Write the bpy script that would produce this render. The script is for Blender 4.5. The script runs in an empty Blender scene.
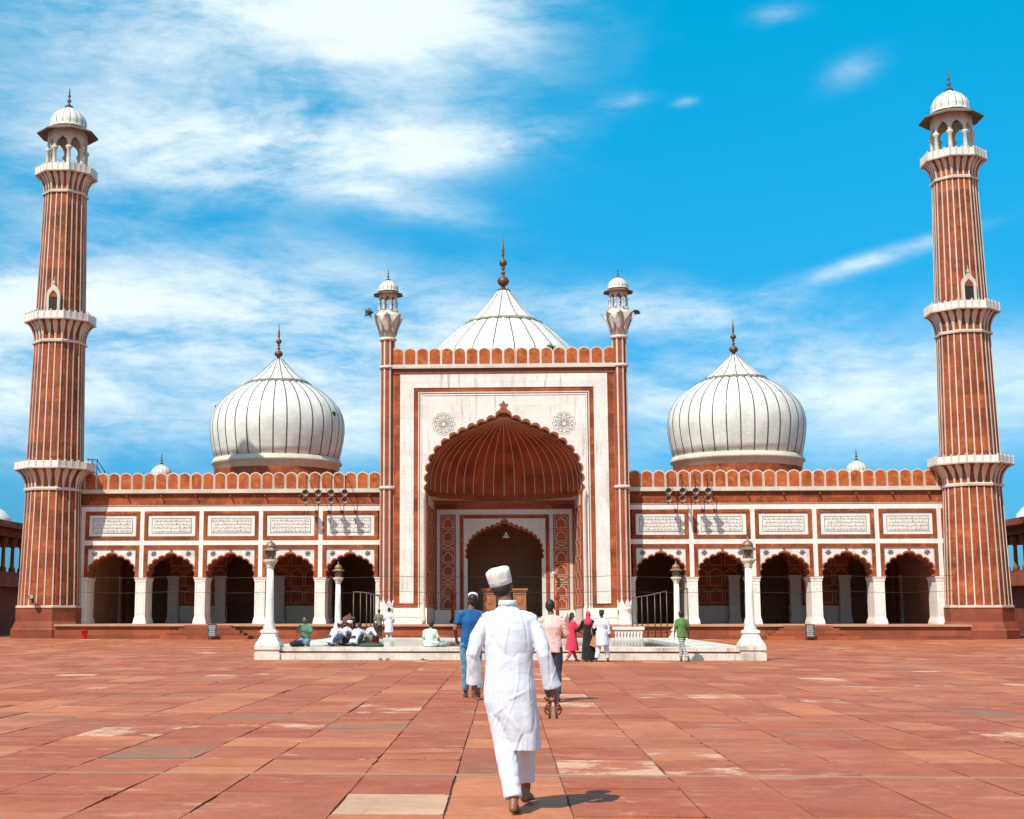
import bpy, bmesh, math, random
from mathutils import Vector, Matrix, noise
from math import sin, cos, pi, radians, atan, atan2, sqrt

random.seed(7)
sc = bpy.context.scene
COL = sc.collection

# ------------------------------------------------------------------ camera
cam_d = bpy.data.cameras.new('camera')
cam = bpy.data.objects.new('camera', cam_d)
COL.objects.link(cam)
cam.location = (0, 0, 1.5)
cam.rotation_euler = (radians(90) + atan(204 / 1400), 0, radians(3.0))
cam_d.sensor_fit = 'HORIZONTAL'
cam_d.sensor_width = 36
cam_d.lens = 1400 / 1024 * 36
cam_d.shift_x = 0.0792
cam_d.clip_end = 6000
sc.camera = cam

# ------------------------------------------------------------------ sun and sky
SUN_EL = 51.0
SUN_DIR = Vector((0.57 * cos(radians(SUN_EL)), 0.822 * cos(radians(SUN_EL)), -sin(radians(SUN_EL))))   # the way the light travels
sun_d = bpy.data.lights.new('sun', 'SUN')
sun_d.energy = 4.6
sun_d.angle = radians(0.5)
sun_d.color = (1.0, 0.92, 0.80)
sun = bpy.data.objects.new('sun', sun_d)
COL.objects.link(sun)
sun.rotation_euler = SUN_DIR.to_track_quat('-Z', 'Y').to_euler()
sun.location = (-30, -40, 60)

world = bpy.data.worlds.new('World')
sc.world = world
world.use_nodes = True
wt = world.node_tree
wt.nodes.clear()


def N(t, typ, **kw):
    n = t.nodes.new(typ)
    for k, v in kw.items():
        setattr(n, k, v)
    return n


def math_n(t, op, a, b=None, c=None, clamp=False):
    n = t.nodes.new('ShaderNodeMath')
    n.operation = op
    n.use_clamp = clamp
    for i, v in enumerate((a, b, c)):
        if v is None:
            continue
        if isinstance(v, (int, float)):
            n.inputs[i].default_value = v
        else:
            t.links.new(v, n.inputs[i])
    return n.outputs[0]


def mix_c(t, fac, a, b, mode='MIX'):
    n = t.nodes.new('ShaderNodeMix')
    n.data_type = 'RGBA'
    n.blend_type = mode
    for sock, v in ((n.inputs['Factor'], fac), (n.inputs[6], a), (n.inputs[7], b)):
        if isinstance(v, (int, float)):
            sock.default_value = v
        elif isinstance(v, tuple):
            sock.default_value = v if len(v) == 4 else (*v, 1)
        else:
            t.links.new(v, sock)
    return n.outputs[2]


def build_sky():
    t = wt
    sky = N(t, 'ShaderNodeTexSky', sky_type='NISHITA')
    sky.sun_disc = False
    sky.sun_elevation = radians(SUN_EL)
    sky.sun_rotation = atan2(-SUN_DIR.x, -SUN_DIR.y)
    sky.air_density = 1.0
    sky.dust_density = 0.6
    sky.ozone_density = 2.0
    co = N(t, 'ShaderNodeTexCoord')
    sep = N(t, 'ShaderNodeSeparateXYZ')
    t.links.new(co.outputs['Generated'], sep.inputs[0])
    az = math_n(t, 'ARCTAN2', sep.outputs[0], sep.outputs[1])          # 0 towards the hall, in radians
    el = math_n(t, 'ARCSINE', sep.outputs[2])
    comb = N(t, 'ShaderNodeCombineXYZ')
    t.links.new(az, comb.inputs[0])
    t.links.new(el, comb.inputs[1])

    def fbm(scale, sx, sy, rot, detail, seed, rough=0.55, dist=0.0):
        m = N(t, 'ShaderNodeMapping')
        m.inputs['Rotation'].default_value = (0, 0, rot)
        m.inputs['Scale'].default_value = (sx, sy, 1)
        m.inputs['Location'].default_value = (seed, seed * 0.7, 0)
        t.links.new(comb.outputs[0], m.inputs[0])
        n = N(t, 'ShaderNodeTexNoise')
        n.inputs['Scale'].default_value = scale
        n.inputs['Detail'].default_value = detail
        n.inputs['Roughness'].default_value = rough
        n.inputs['Distortion'].default_value = dist
        t.links.new(m.outputs[0], n.inputs['Vector'])
        return n.outputs[0]
    up = N(t, 'ShaderNodeMapRange')
    up.inputs['From Min'].default_value = 0.0
    up.inputs['From Max'].default_value = 0.42
    t.links.new(el, up.inputs['Value'])
    tint = mix_c(t, up.outputs[0], (0.18, 0.42, 0.82), (0.0, 1.46, 1.60))
    skyc = mix_c(t, 1.0, sky.outputs[0], tint, 'MULTIPLY')
    n1 = fbm(6, 0.85, 1.9, -0.16, 10, 3.1, 0.58, 0.9)
    n2 = fbm(22, 0.7, 2.2, -0.25, 8, 9.7, 0.65, 0.3)
    warp = fbm(5, 1, 1.6, 0, 3, 5.5)
    # banks of cirrus: azimuth, elevation, half-width, half-height, tilt, weight
    banks = [(-0.06, 0.420, 0.105, 0.050, -0.05, 1.0), (-0.17, 0.440, 0.12, 0.040, 0.1, 0.60), (-0.28, 0.38, 0.14, 0.12, 0.0, 0.62),
             (-0.16, 0.325, 0.135, 0.026, 0.05, 1.15), (-0.05, 0.328, 0.075, 0.011, 0.10, 1.0), (-0.09, 0.298, 0.085, 0.012, -0.25, 0.7),
             (-0.19, 0.205, 0.17, 0.042, -0.03, 1.05), (-0.09, 0.178, 0.10, 0.045, 0.1, 0.9), (-0.34, 0.185, 0.06, 0.050, 0.0, 1.0),
             (-0.26, 0.135, 0.16, 0.030, 0, 0.55), (0.12, 0.212, 0.10, 0.018, -0.02, 0.95), (0.262, 0.240, 0.052, 0.0055, 0.22, 0.95),
             (0.16, 0.165, 0.09, 0.026, 0.12, 0.6), (0.28, 0.150, 0.16, 0.034, 0.02, 0.85), (0.092, 0.358, 0.018, 0.007, 0.1, 0.60),
             (0.135, 0.355, 0.009, 0.0035, 0.1, 0.75), (0.252, 0.366, 0.020, 0.009, 0.25, 0.55), (0.20, 0.408, 0.02, 0.006, 0.1, 0.5),
             (0.0, 0.12, 0.5, 0.03, 0, 0.30)]
    total = None
    for (a, e, sa, se, rot, w) in banks:
        da = math_n(t, 'SUBTRACT', az, a)
        de = math_n(t, 'SUBTRACT', el, e)
        u = math_n(t, 'ADD', math_n(t, 'MULTIPLY', da, cos(rot) / sa), math_n(t, 'MULTIPLY', de, sin(rot) / sa))
        v = math_n(t, 'ADD', math_n(t, 'MULTIPLY', da, -sin(rot) / se), math_n(t, 'MULTIPLY', de, cos(rot) / se))
        r2 = math_n(t, 'ADD', math_n(t, 'MULTIPLY', u, u), math_n(t, 'MULTIPLY', v, v))
        g = math_n(t, 'MULTIPLY', math_n(t, 'EXPONENT', math_n(t, 'MULTIPLY', r2, -0.8)), w)
        total = g if total is None else math_n(t, 'ADD', total, g)
    # added milky cloud, out of view behind and overhead, to whiten the fill light
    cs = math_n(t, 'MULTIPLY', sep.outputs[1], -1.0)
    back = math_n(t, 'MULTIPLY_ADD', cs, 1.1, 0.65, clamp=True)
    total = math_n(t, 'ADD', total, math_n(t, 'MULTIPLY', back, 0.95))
    nn = math_n(t, 'ADD', math_n(t, 'MULTIPLY', n1, 0.75), math_n(t, 'MULTIPLY', n2, 0.40))
    nn = math_n(t, 'ADD', nn, math_n(t, 'MULTIPLY', warp, 0.25))
    nn = math_n(t, 'SUBTRACT', nn, 0.69)                                # about zero on average
    n3 = fbm(60, 0.55, 2.0, -0.2, 6, 14.2, 0.7, 0.4)
    nn = math_n(t, 'ADD', nn, math_n(t, 'MULTIPLY', math_n(t, 'SUBTRACT', n3, 0.5), 0.22))
    total = math_n(t, 'MINIMUM', total, 1.25)
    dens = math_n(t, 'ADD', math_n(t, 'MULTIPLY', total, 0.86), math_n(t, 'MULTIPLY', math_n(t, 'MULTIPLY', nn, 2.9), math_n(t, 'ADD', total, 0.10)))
    mr = N(t, 'ShaderNodeMapRange')
    mr.interpolation_type = 'SMOOTHSTEP'
    mr.inputs['From Min'].default_value = 0.0
    mr.inputs['From Max'].default_value = 1.60
    mr.inputs['To Max'].default_value = 0.86
    t.links.new(dens, mr.inputs['Value'])
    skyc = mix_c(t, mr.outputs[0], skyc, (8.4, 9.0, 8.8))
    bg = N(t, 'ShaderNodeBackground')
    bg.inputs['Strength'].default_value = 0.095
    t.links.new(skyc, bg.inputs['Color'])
    out = N(t, 'ShaderNodeOutputWorld')
    t.links.new(bg.outputs[0], out.inputs[0])


build_sky()
sc.view_settings.view_transform = 'Standard'
sc.view_settings.look = 'None'
sc.view_settings.exposure = 0.42
sc.view_settings.gamma = 1
sc.render.engine = 'CYCLES'
sc.cycles.max_bounces = 8
sc.cycles.diffuse_bounces = 6
sc.cycles.use_denoising = True


# ------------------------------------------------------------------ materials
MATS = {}


def stone(name, base, var=0.25, dark=(0.5, 0.45, 0.4), scale=1.0, rough=0.75, joints=None, streak=0.0, streak_col=(0.18, 0.16, 0.14),
          bump=0.15, spots=None, hue=None, cyl=False, joint_strength=0.45, blockvar=0.0):
    """Weathered stone: base colour broken by noise, rain streaks, block joints."""
    m = bpy.data.materials.new(name)
    m.use_nodes = True
    t = m.node_tree
    b = t.nodes['Principled BSDF']
    b.inputs['Roughness'].default_value = rough
    b.inputs['Specular IOR Level'].default_value = 0.3
    co = N(t, 'ShaderNodeTexCoord')
    geo = N(t, 'ShaderNodeNewGeometry')
    pos = geo.outputs['Position']

    def nz(sx, sy, sz, scale_, detail=5, rough_=0.6):
        mp = N(t, 'ShaderNodeMapping')
        mp.inputs['Scale'].default_value = (sx, sy, sz)
        t.links.new(pos, mp.inputs[0])
        n = N(t, 'ShaderNodeTexNoise')
        n.inputs['Scale'].default_value = scale_
        n.inputs['Detail'].default_value = detail
        n.inputs['Roughness'].default_value = rough_
        t.links.new(mp.outputs[0], n.inputs['Vector'])
        return n.outputs[0]
    big = nz(1, 1, 1, 0.55 * scale, 4)
    fine = nz(1, 1, 1, 6.5 * scale, 6, 0.7)
    f1 = math_n(t, 'MULTIPLY_ADD', math_n(t, 'SUBTRACT', big, 0.42), 3.2, 0, clamp=True)
    c = mix_c(t, math_n(t, 'MULTIPLY', f1, var), base, tuple(base[i] * dark[i] for i in range(3)))
    if hue:
        h = nz(1.3, 1.3, 1.3, 1.4 * scale, 5)
        c = mix_c(t, math_n(t, 'MULTIPLY_ADD', math_n(t, 'SUBTRACT', h, 0.5), 4.0, 0, clamp=True), c, hue)
    f2 = math_n(t, 'MULTIPLY_ADD', math_n(t, 'SUBTRACT', fine, 0.5), 1.7, 0.5, clamp=True)
    c = mix_c(t, math_n(t, 'MULTIPLY', f2, var * 0.9), c, mix_c(t, 1.0, c, (0.62, 0.60, 0.58), 'MULTIPLY'))
    if joints:
        w, h = joints
        sp = N(t, 'ShaderNodeSeparateXYZ')
        t.links.new(pos, sp.inputs[0])
        cb = N(t, 'ShaderNodeCombineXYZ')
        t.links.new(math_n(t, 'ADD', sp.outputs[0], math_n(t, 'MULTIPLY', sp.outputs[1], 0.83)), cb.inputs[0])
        t.links.new(sp.outputs[2], cb.inputs[1])
        br = N(t, 'ShaderNodeTexBrick')
        br.inputs['Scale'].default_value = 1
        br.inputs['Brick Width'].default_value = w
        br.inputs['Row Height'].default_value = h
        br.inputs['Mortar Size'].default_value = 0.012
        br.inputs['Mortar Smooth'].default_value = 0.3
        br.inputs['Color1'].default_value = (1, 1, 1, 1)
        br.inputs['Color2'].default_value = (1 - blockvar, 1 - blockvar, 1 - blockvar, 1)
        br.inputs['Mortar'].default_value = (1 - joint_strength,) * 3 + (1,)
        t.links.new(cb.outputs[0], br.inputs['Vector'])
        c = mix_c(t, 1.0, c, br.outputs['Color'], 'MULTIPLY')
    if streak:
        s = nz(2.6, 2.6, 0.16, 1.7, 6, 0.65)
        s2 = nz(0.5, 0.5, 0.5, 0.9, 3)
        sf = math_n(t, 'MULTIPLY', math_n(t, 'MULTIPLY_ADD', math_n(t, 'SUBTRACT', s, 0.52), 5.5, 0, clamp=True),
                    math_n(t, 'MULTIPLY_ADD', math_n(t, 'SUBTRACT', s2, 0.42), 4.0, 0, clamp=True))
        c = mix_c(t, math_n(t, 'MULTIPLY', sf, streak), c, streak_col)
    if spots:
        sn = nz(1, 1, 1, 2.3, 7, 0.75)
        c = mix_c(t, math_n(t, 'MULTIPLY_ADD', math_n(t, 'SUBTRACT', sn, 0.60), 9, 0, clamp=True), c, spots)
    t.links.new(c, b.inputs['Base Color'])
    bp = N(t, 'ShaderNodeBump')
    bp.inputs['Strength'].default_value = bump
    bp.inputs['Distance'].default_value = 0.03
    t.links.new(fine, bp.inputs['Height'])
    t.links.new(bp.outputs[0], b.inputs['Normal'])
    MATS[name] = m
    return m


def plain(name, base, rough=0.6, metal=0.0, var=0.0, scale=8, bump=0.0, sheen=0.0):
    m = bpy.data.materials.new(name)
    m.use_nodes = True
    t = m.node_tree
    b = t.nodes['Principled BSDF']
    b.inputs['Roughness'].default_value = rough
    b.inputs['Metallic'].default_value = metal
    b.inputs['Sheen Weight'].default_value = sheen
    co = N(t, 'ShaderNodeTexCoord')
    n = N(t, 'ShaderNodeTexNoise')
    n.inputs['Scale'].default_value = scale
    n.inputs['Detail'].default_value = 5
    t.links.new(co.outputs['Object'], n.inputs['Vector'])
    f = math_n(t, 'MULTIPLY', n.outputs[0], var)
    c = mix_c(t, f, base, tuple(v * 0.4 for v in base))
    t.links.new(c, b.inputs['Base Color'])
    if bump:
        bp = N(t, 'ShaderNodeBump')
        bp.inputs['Strength'].default_value = bump
        bp.inputs['Distance'].default_value = 0.01
        t.links.new(n.outputs[0], bp.inputs['Height'])
        t.links.new(bp.outputs[0], b.inputs['Normal'])
    MATS[name] = m
    return m


stone('red', (0.42, 0.088, 0.027), var=1.0, dark=(0.45, 0.42, 0.42), joints=(1.7, 0.86), hue=(0.60, 0.165, 0.045), streak=0.8,
      streak_col=(0.12, 0.045, 0.028), joint_strength=0.45, blockvar=0.42)
stone('red_merlon', (0.47, 0.100, 0.024), var=1.0, dark=(0.45, 0.42, 0.42), hue=(0.60, 0.20, 0.06), scale=2.2)
stone('brown', (0.26, 0.085, 0.040), var=0.6, dark=(0.55, 0.5, 0.5), joints=(0.9, 0.5), streak=0.3, streak_col=(0.06, 0.035, 0.025))
stone('soffit', (0.34, 0.10, 0.042), var=0.6, dark=(0.55, 0.5, 0.5), scale=1.5)
stone('niche_red', (0.44, 0.100, 0.032), var=0.8, dark=(0.5, 0.42, 0.4), scale=1.2, joints=(1.3, 0.7), joint_strength=0.3, blockvar=0.3)
stone('marble', (0.84, 0.77, 0.71), var=0.45, dark=(0.72, 0.72, 0.72), rough=0.45, joints=(1.5, 0.75), joint_strength=0.12, bump=0.05,
      streak=0.45, streak_col=(0.34, 0.29, 0.24), blockvar=0.07)
stone('marble_stained', (0.83, 0.76, 0.71), var=0.65, dark=(0.72, 0.71, 0.70), rough=0.5, joints=(1.5, 0.75), joint_strength=0.22, bump=0.06,
      streak=0.95, streak_col=(0.20, 0.17, 0.14), blockvar=0.08)
stone('marble_dome', (0.82, 0.80, 0.76), var=0.8, dark=(0.68, 0.70, 0.68), rough=0.45, joints=(0.9, 0.8), joint_strength=0.15, bump=0.05,
      streak=0.55, streak_col=(0.30, 0.31, 0.27), spots=(0.44, 0.45, 0.40), blockvar=0.06)
stone('marble_trim', (0.66, 0.57, 0.48), var=0.8, dark=(0.7, 0.68, 0.66), rough=0.55, bump=0.05, streak=0.4, streak_col=(0.30, 0.24, 0.20))
stone('marble_grey', (0.62, 0.60, 0.55), var=0.45, dark=(0.6, 0.62, 0.62), rough=0.5, joints=(1.1, 0.7), joint_strength=0.25, streak=0.3)
stone('script_ground', (0.70, 0.66, 0.60), var=0.4, dark=(0.75, 0.75, 0.75), rough=0.55)
stone('plinth_red', (0.42, 0.11, 0.045), var=0.8, dark=(0.5, 0.45, 0.42), joints=(2.2, 0.9), joint_strength=0.4, blockvar=0.35, streak=0.4,
      streak_col=(0.12, 0.06, 0.04))
stone('base_red', (0.30, 0.075, 0.035), var=0.7, dark=(0.5, 0.48, 0.46), joints=(1.5, 0.5), joint_strength=0.25, blockvar=0.2)
stone('floor_stone', (0.35, 0.14, 0.08), var=0.5)
stone('hall_floor', (0.50, 0.27, 0.17), var=0.5)
stone('interior', (0.52, 0.28, 0.17), var=0.6, dark=(0.5, 0.5, 0.5), joints=(1.4, 0.7))
plain('black_inlay', (0.055, 0.058, 0.052), 0.5)
plain('script_ink', (0.36, 0.34, 0.30), 0.7, var=0.6, scale=20)
plain('collar_green', (0.20, 0.20, 0.15), 0.7, var=0.7, scale=3)
plain('gold', (0.19, 0.085, 0.035), 0.5, 0.5, var=0.7, scale=3)
plain('copper_dark', (0.11, 0.09, 0.075), 0.5, 0.5, var=0.5, scale=6)
plain('iron', (0.035, 0.032, 0.030), 0.6, 0.6, var=0.4)
plain('rail_metal', (0.12, 0.09, 0.07), 0.5, 0.6, var=0.4)
plain('horn_metal', (0.24, 0.15, 0.12), 0.5, 0.2, var=0.6, scale=10)
plain('horn_dark', (0.10, 0.05, 0.04), 0.7)
plain('bronze', (0.30, 0.19, 0.10), 0.5, 0.4, var=0.7, scale=14)
plain('glass_dim', (0.10, 0.11, 0.10), 0.15)
plain('water', (0.05, 0.08, 0.06), 0.08, var=0.3)
plain('wood', (0.36, 0.14, 0.05), 0.55, var=0.5, scale=6, bump=0.2)
plain('leaf', (0.05, 0.085, 0.025), 0.7, var=0.6, scale=30)
plain('red_plastic', (0.62, 0.015, 0.012), 0.35)
plain('board_dark', (0.05, 0.055, 0.06), 0.5, var=0.3)
plain('board_mark', (0.55, 0.56, 0.55), 0.6)
plain('lamp_white', (0.55, 0.55, 0.52), 0.4)
plain('mortar', (0.42, 0.27, 0.18), 0.9, var=0.9, scale=2)
plain('joint_soil', (0.17, 0.075, 0.045), 0.95, var=0.6, scale=3)
plain('soil', (0.22, 0.10, 0.06), 0.9, var=0.5, scale=0.2)


def pavement_mat():
    m = bpy.data.materials.new('sandstone_slabs')
    m.use_nodes = True
    t = m.node_tree
    b = t.nodes['Principled BSDF']
    b.inputs['Specular IOR Level'].default_value = 0.25
    at = N(t, 'ShaderNodeAttribute', attribute_name='slab')
    geo = N(t, 'ShaderNodeNewGeometry')

    def nz(sx, sy, scale_, detail=6, rough_=0.65, off=0.0):
        mp = N(t, 'ShaderNodeMapping')
        mp.inputs['Scale'].default_value = (sx, sy, 1)
        mp.inputs['Location'].default_value = (off, off, 0)
        t.links.new(geo.outputs['Position'], mp.inputs[0])
        n = N(t, 'ShaderNodeTexNoise')
        n.inputs['Scale'].default_value = scale_
        n.inputs['Detail'].default_value = detail
        n.inputs['Roughness'].default_value = rough_
        t.links.new(mp.outputs[0], n.inputs['Vector'])
        return n.outputs[0]
    sp = N(t, 'ShaderNodeSeparateColor')
    t.links.new(at.outputs['Color'], sp.inputs[0])
    tone, pale, grey = sp.outputs
    c = mix_c(t, tone, (0.36, 0.084, 0.034), (0.51, 0.165, 0.070))
    stain = math_n(t, 'MULTIPLY_ADD', math_n(t, 'SUBTRACT', nz(1, 1, 0.35, 5), 0.45), 3.0, 0, clamp=True)
    c = mix_c(t, math_n(t, 'MULTIPLY', stain, 0.55), c, (0.46, 0.19, 0.10))
    blot = math_n(t, 'MULTIPLY_ADD', math_n(t, 'SUBTRACT', nz(1, 1, 1.6, 7, 0.7, 8), 0.5), 4.0, 0.3, clamp=True)
    c = mix_c(t, math_n(t, 'MULTIPLY', blot, 0.55), c, mix_c(t, 1, c, (0.60, 0.55, 0.52), 'MULTIPLY'))
    # worn pale slabs: the pale skin is left in patches
    pn = math_n(t, 'ADD', nz(1, 1, 1.1, 7, 0.72, 3), math_n(t, 'MULTIPLY', math_n(t, 'SUBTRACT', pale, 0.5), 0.42))
    pf = math_n(t, 'MULTIPLY', math_n(t, 'MULTIPLY_ADD', math_n(t, 'SUBTRACT', pn, 0.555), 14, 0, clamp=True), math_n(t, 'GREATER_THAN', pale, 0.04))
    c = mix_c(t, math_n(t, 'MULTIPLY', pf, 0.9), c, mix_c(t, nz(1, 1, 9, 4), (0.52, 0.29, 0.18), (0.66, 0.43, 0.28)))
    wear = math_n(t, 'MULTIPLY', math_n(t, 'MULTIPLY_ADD', math_n(t, 'SUBTRACT', nz(0.7, 1.6, 0.9, 9, 0.78, 21), 0.545), 9, 0, clamp=True), 0.60)
    c = mix_c(t, wear, c, (0.58, 0.30, 0.18))
    scr = math_n(t, 'MULTIPLY', math_n(t, 'MULTIPLY_ADD', math_n(t, 'SUBTRACT', nz(0.5, 3.2, 1.7, 8, 0.8, 41), 0.60), 14, 0, clamp=True), 0.45)
    c = mix_c(t, scr, c, (0.62, 0.36, 0.24))
    dk = math_n(t, 'MULTIPLY', math_n(t, 'MULTIPLY_ADD', math_n(t, 'SUBTRACT', nz(0.8, 1.5, 0.55, 8, 0.75, 61), 0.58), 10, 0, clamp=True), 0.45)
    c = mix_c(t, dk, c, (0.24, 0.085, 0.045))
    gn = math_n(t, 'MULTIPLY', grey, math_n(t, 'MULTIPLY_ADD', math_n(t, 'SUBTRACT', nz(1, 1, 0.8, 5, 0.6, 12), 0.42), 6, 0, clamp=True))
    c = mix_c(t, gn, c, (0.22, 0.14, 0.085))
    mot = math_n(t, 'MULTIPLY_ADD', math_n(t, 'SUBTRACT', nz(1, 1, 5.5, 8, 0.8, 71), 0.5), 5.0, 0.5, clamp=True)
    c = mix_c(t, math_n(t, 'MULTIPLY', mot, 0.34), c, mix_c(t, 1, c, (0.58, 0.55, 0.52), 'MULTIPLY'))
    lite = math_n(t, 'MULTIPLY_ADD', math_n(t, 'SUBTRACT', nz(1, 1, 3.7, 8, 0.8, 91), 0.565), 9, 0, clamp=True)
    c = mix_c(t, math_n(t, 'MULTIPLY', lite, 0.38), c, (0.62, 0.30, 0.17))
    speck = nz(1, 1, 26, 3, 0.6)
    c = mix_c(t, math_n(t, 'MULTIPLY_ADD', math_n(t, 'SUBTRACT', speck, 0.56), 3.5, 0, clamp=True), c, mix_c(t, 1, c, (0.72, 0.68, 0.66), 'MULTIPLY'))
    t.links.new(c, b.inputs['Base Color'])
    rr = math_n(t, 'MULTIPLY_ADD', speck, -0.3, 0.78)
    t.links.new(rr, b.inputs['Roughness'])
    bp = N(t, 'ShaderNodeBump')
    bp.inputs['Strength'].default_value = 0.25
    bp.inputs['Distance'].default_value = 0.02
    t.links.new(math_n(t, 'ADD', speck, math_n(t, 'MULTIPLY', pf, -0.4)), bp.inputs['Height'])
    t.links.new(bp.outputs[0], b.inputs['Normal'])
    MATS['slabs'] = m


pavement_mat()


def cloth(name, col, stripes=None, rough=0.85):
    m = bpy.data.materials.new(name)
    m.use_nodes = True
    t = m.node_tree
    b = t.nodes['Principled BSDF']
    b.inputs['Roughness'].default_value = rough
    b.inputs['Sheen Weight'].default_value = 0.15
    b.inputs['Specular IOR Level'].default_value = 0.15
    co = N(t, 'ShaderNodeTexCoord')
    n = N(t, 'ShaderNodeTexNoise')
    n.inputs['Scale'].default_value = 5
    n.inputs['Detail'].default_value = 6
    t.links.new(co.outputs['Object'], n.inputs['Vector'])
    c = mix_c(t, math_n(t, 'MULTIPLY', n.outputs[0], 0.25), col, tuple(v * 0.7 for v in col))
    if stripes:
        w = N(t, 'ShaderNodeTexWave')
        w.inputs['Scale'].default_value = stripes[1]
        w.bands_direction = stripes[2]
        t.links.new(co.outputs['Object'], w.inputs['Vector'])
        c = mix_c(t, math_n(t, 'GREATER_THAN', w.outputs[1], 0.5), c, stripes[0])
    t.links.new(c, b.inputs['Base Color'])
    n2 = N(t, 'ShaderNodeTexNoise')
    n2.inputs['Scale'].default_value = 14
    n2.inputs['Detail'].default_value = 8
    t.links.new(co.outputs['Object'], n2.inputs['Vector'])
    bp = N(t, 'ShaderNodeBump')
    bp.inputs['Strength'].default_value = 0.35
    bp.inputs['Distance'].default_value = 0.02
    t.links.new(n2.outputs[0], bp.inputs['Height'])
    t.links.new(bp.outputs[0], b.inputs['Normal'])
    MATS[name] = m
    return m


cloth('cotton_white', (0.58, 0.61, 0.69))
cloth('cap_white', (0.68, 0.68, 0.66))
cloth('blue_tee', (0.010, 0.085, 0.25))
cloth('jeans', (0.11, 0.24, 0.34))
cloth('pink_check', (0.72, 0.36, 0.33), ((0.80, 0.52, 0.48), 14, 'X'))
cloth('charcoal', (0.035, 0.035, 0.045))
cloth('hot_pink', (0.62, 0.035, 0.085))
cloth('green_shirt', (0.085, 0.21, 0.055))
cloth('green_check', (0.02, 0.14, 0.06), ((0.12, 0.26, 0.16), 9, 'Z'))
cloth('pale_green', (0.50, 0.64, 0.52))
cloth('grey_green', (0.16, 0.17, 0.13))
cloth('maroon', (0.14, 0.04, 0.035))
cloth('navy', (0.05, 0.07, 0.12))
cloth('black_cloth', (0.015, 0.014, 0.016))
cloth('stripe_legs', (0.02, 0.02, 0.02), ((0.6, 0.6, 0.6), 5.5, 'Z'))
cloth('tan_bag', (0.42, 0.20, 0.07))
cloth('mixed_bag', (0.35, 0.33, 0.32), ((0.12, 0.2, 0.2), 8, 'DIAGONAL'))
plain('skin', (0.20, 0.080, 0.038), 0.5, var=0.25)
plain('skin_light', (0.28, 0.14, 0.085), 0.5, var=0.2)
plain('hair', (0.012, 0.010, 0.009), 0.6)
plain('eye_white', (0.6, 0.58, 0.55), 0.3)
plain('sole', (0.10, 0.075, 0.06), 0.8, var=0.4)
plain('strap_red', (0.28, 0.03, 0.025), 0.5)
plain('dark_green_mat', (0.035, 0.07, 0.03), 0.9, var=0.5)


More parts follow.
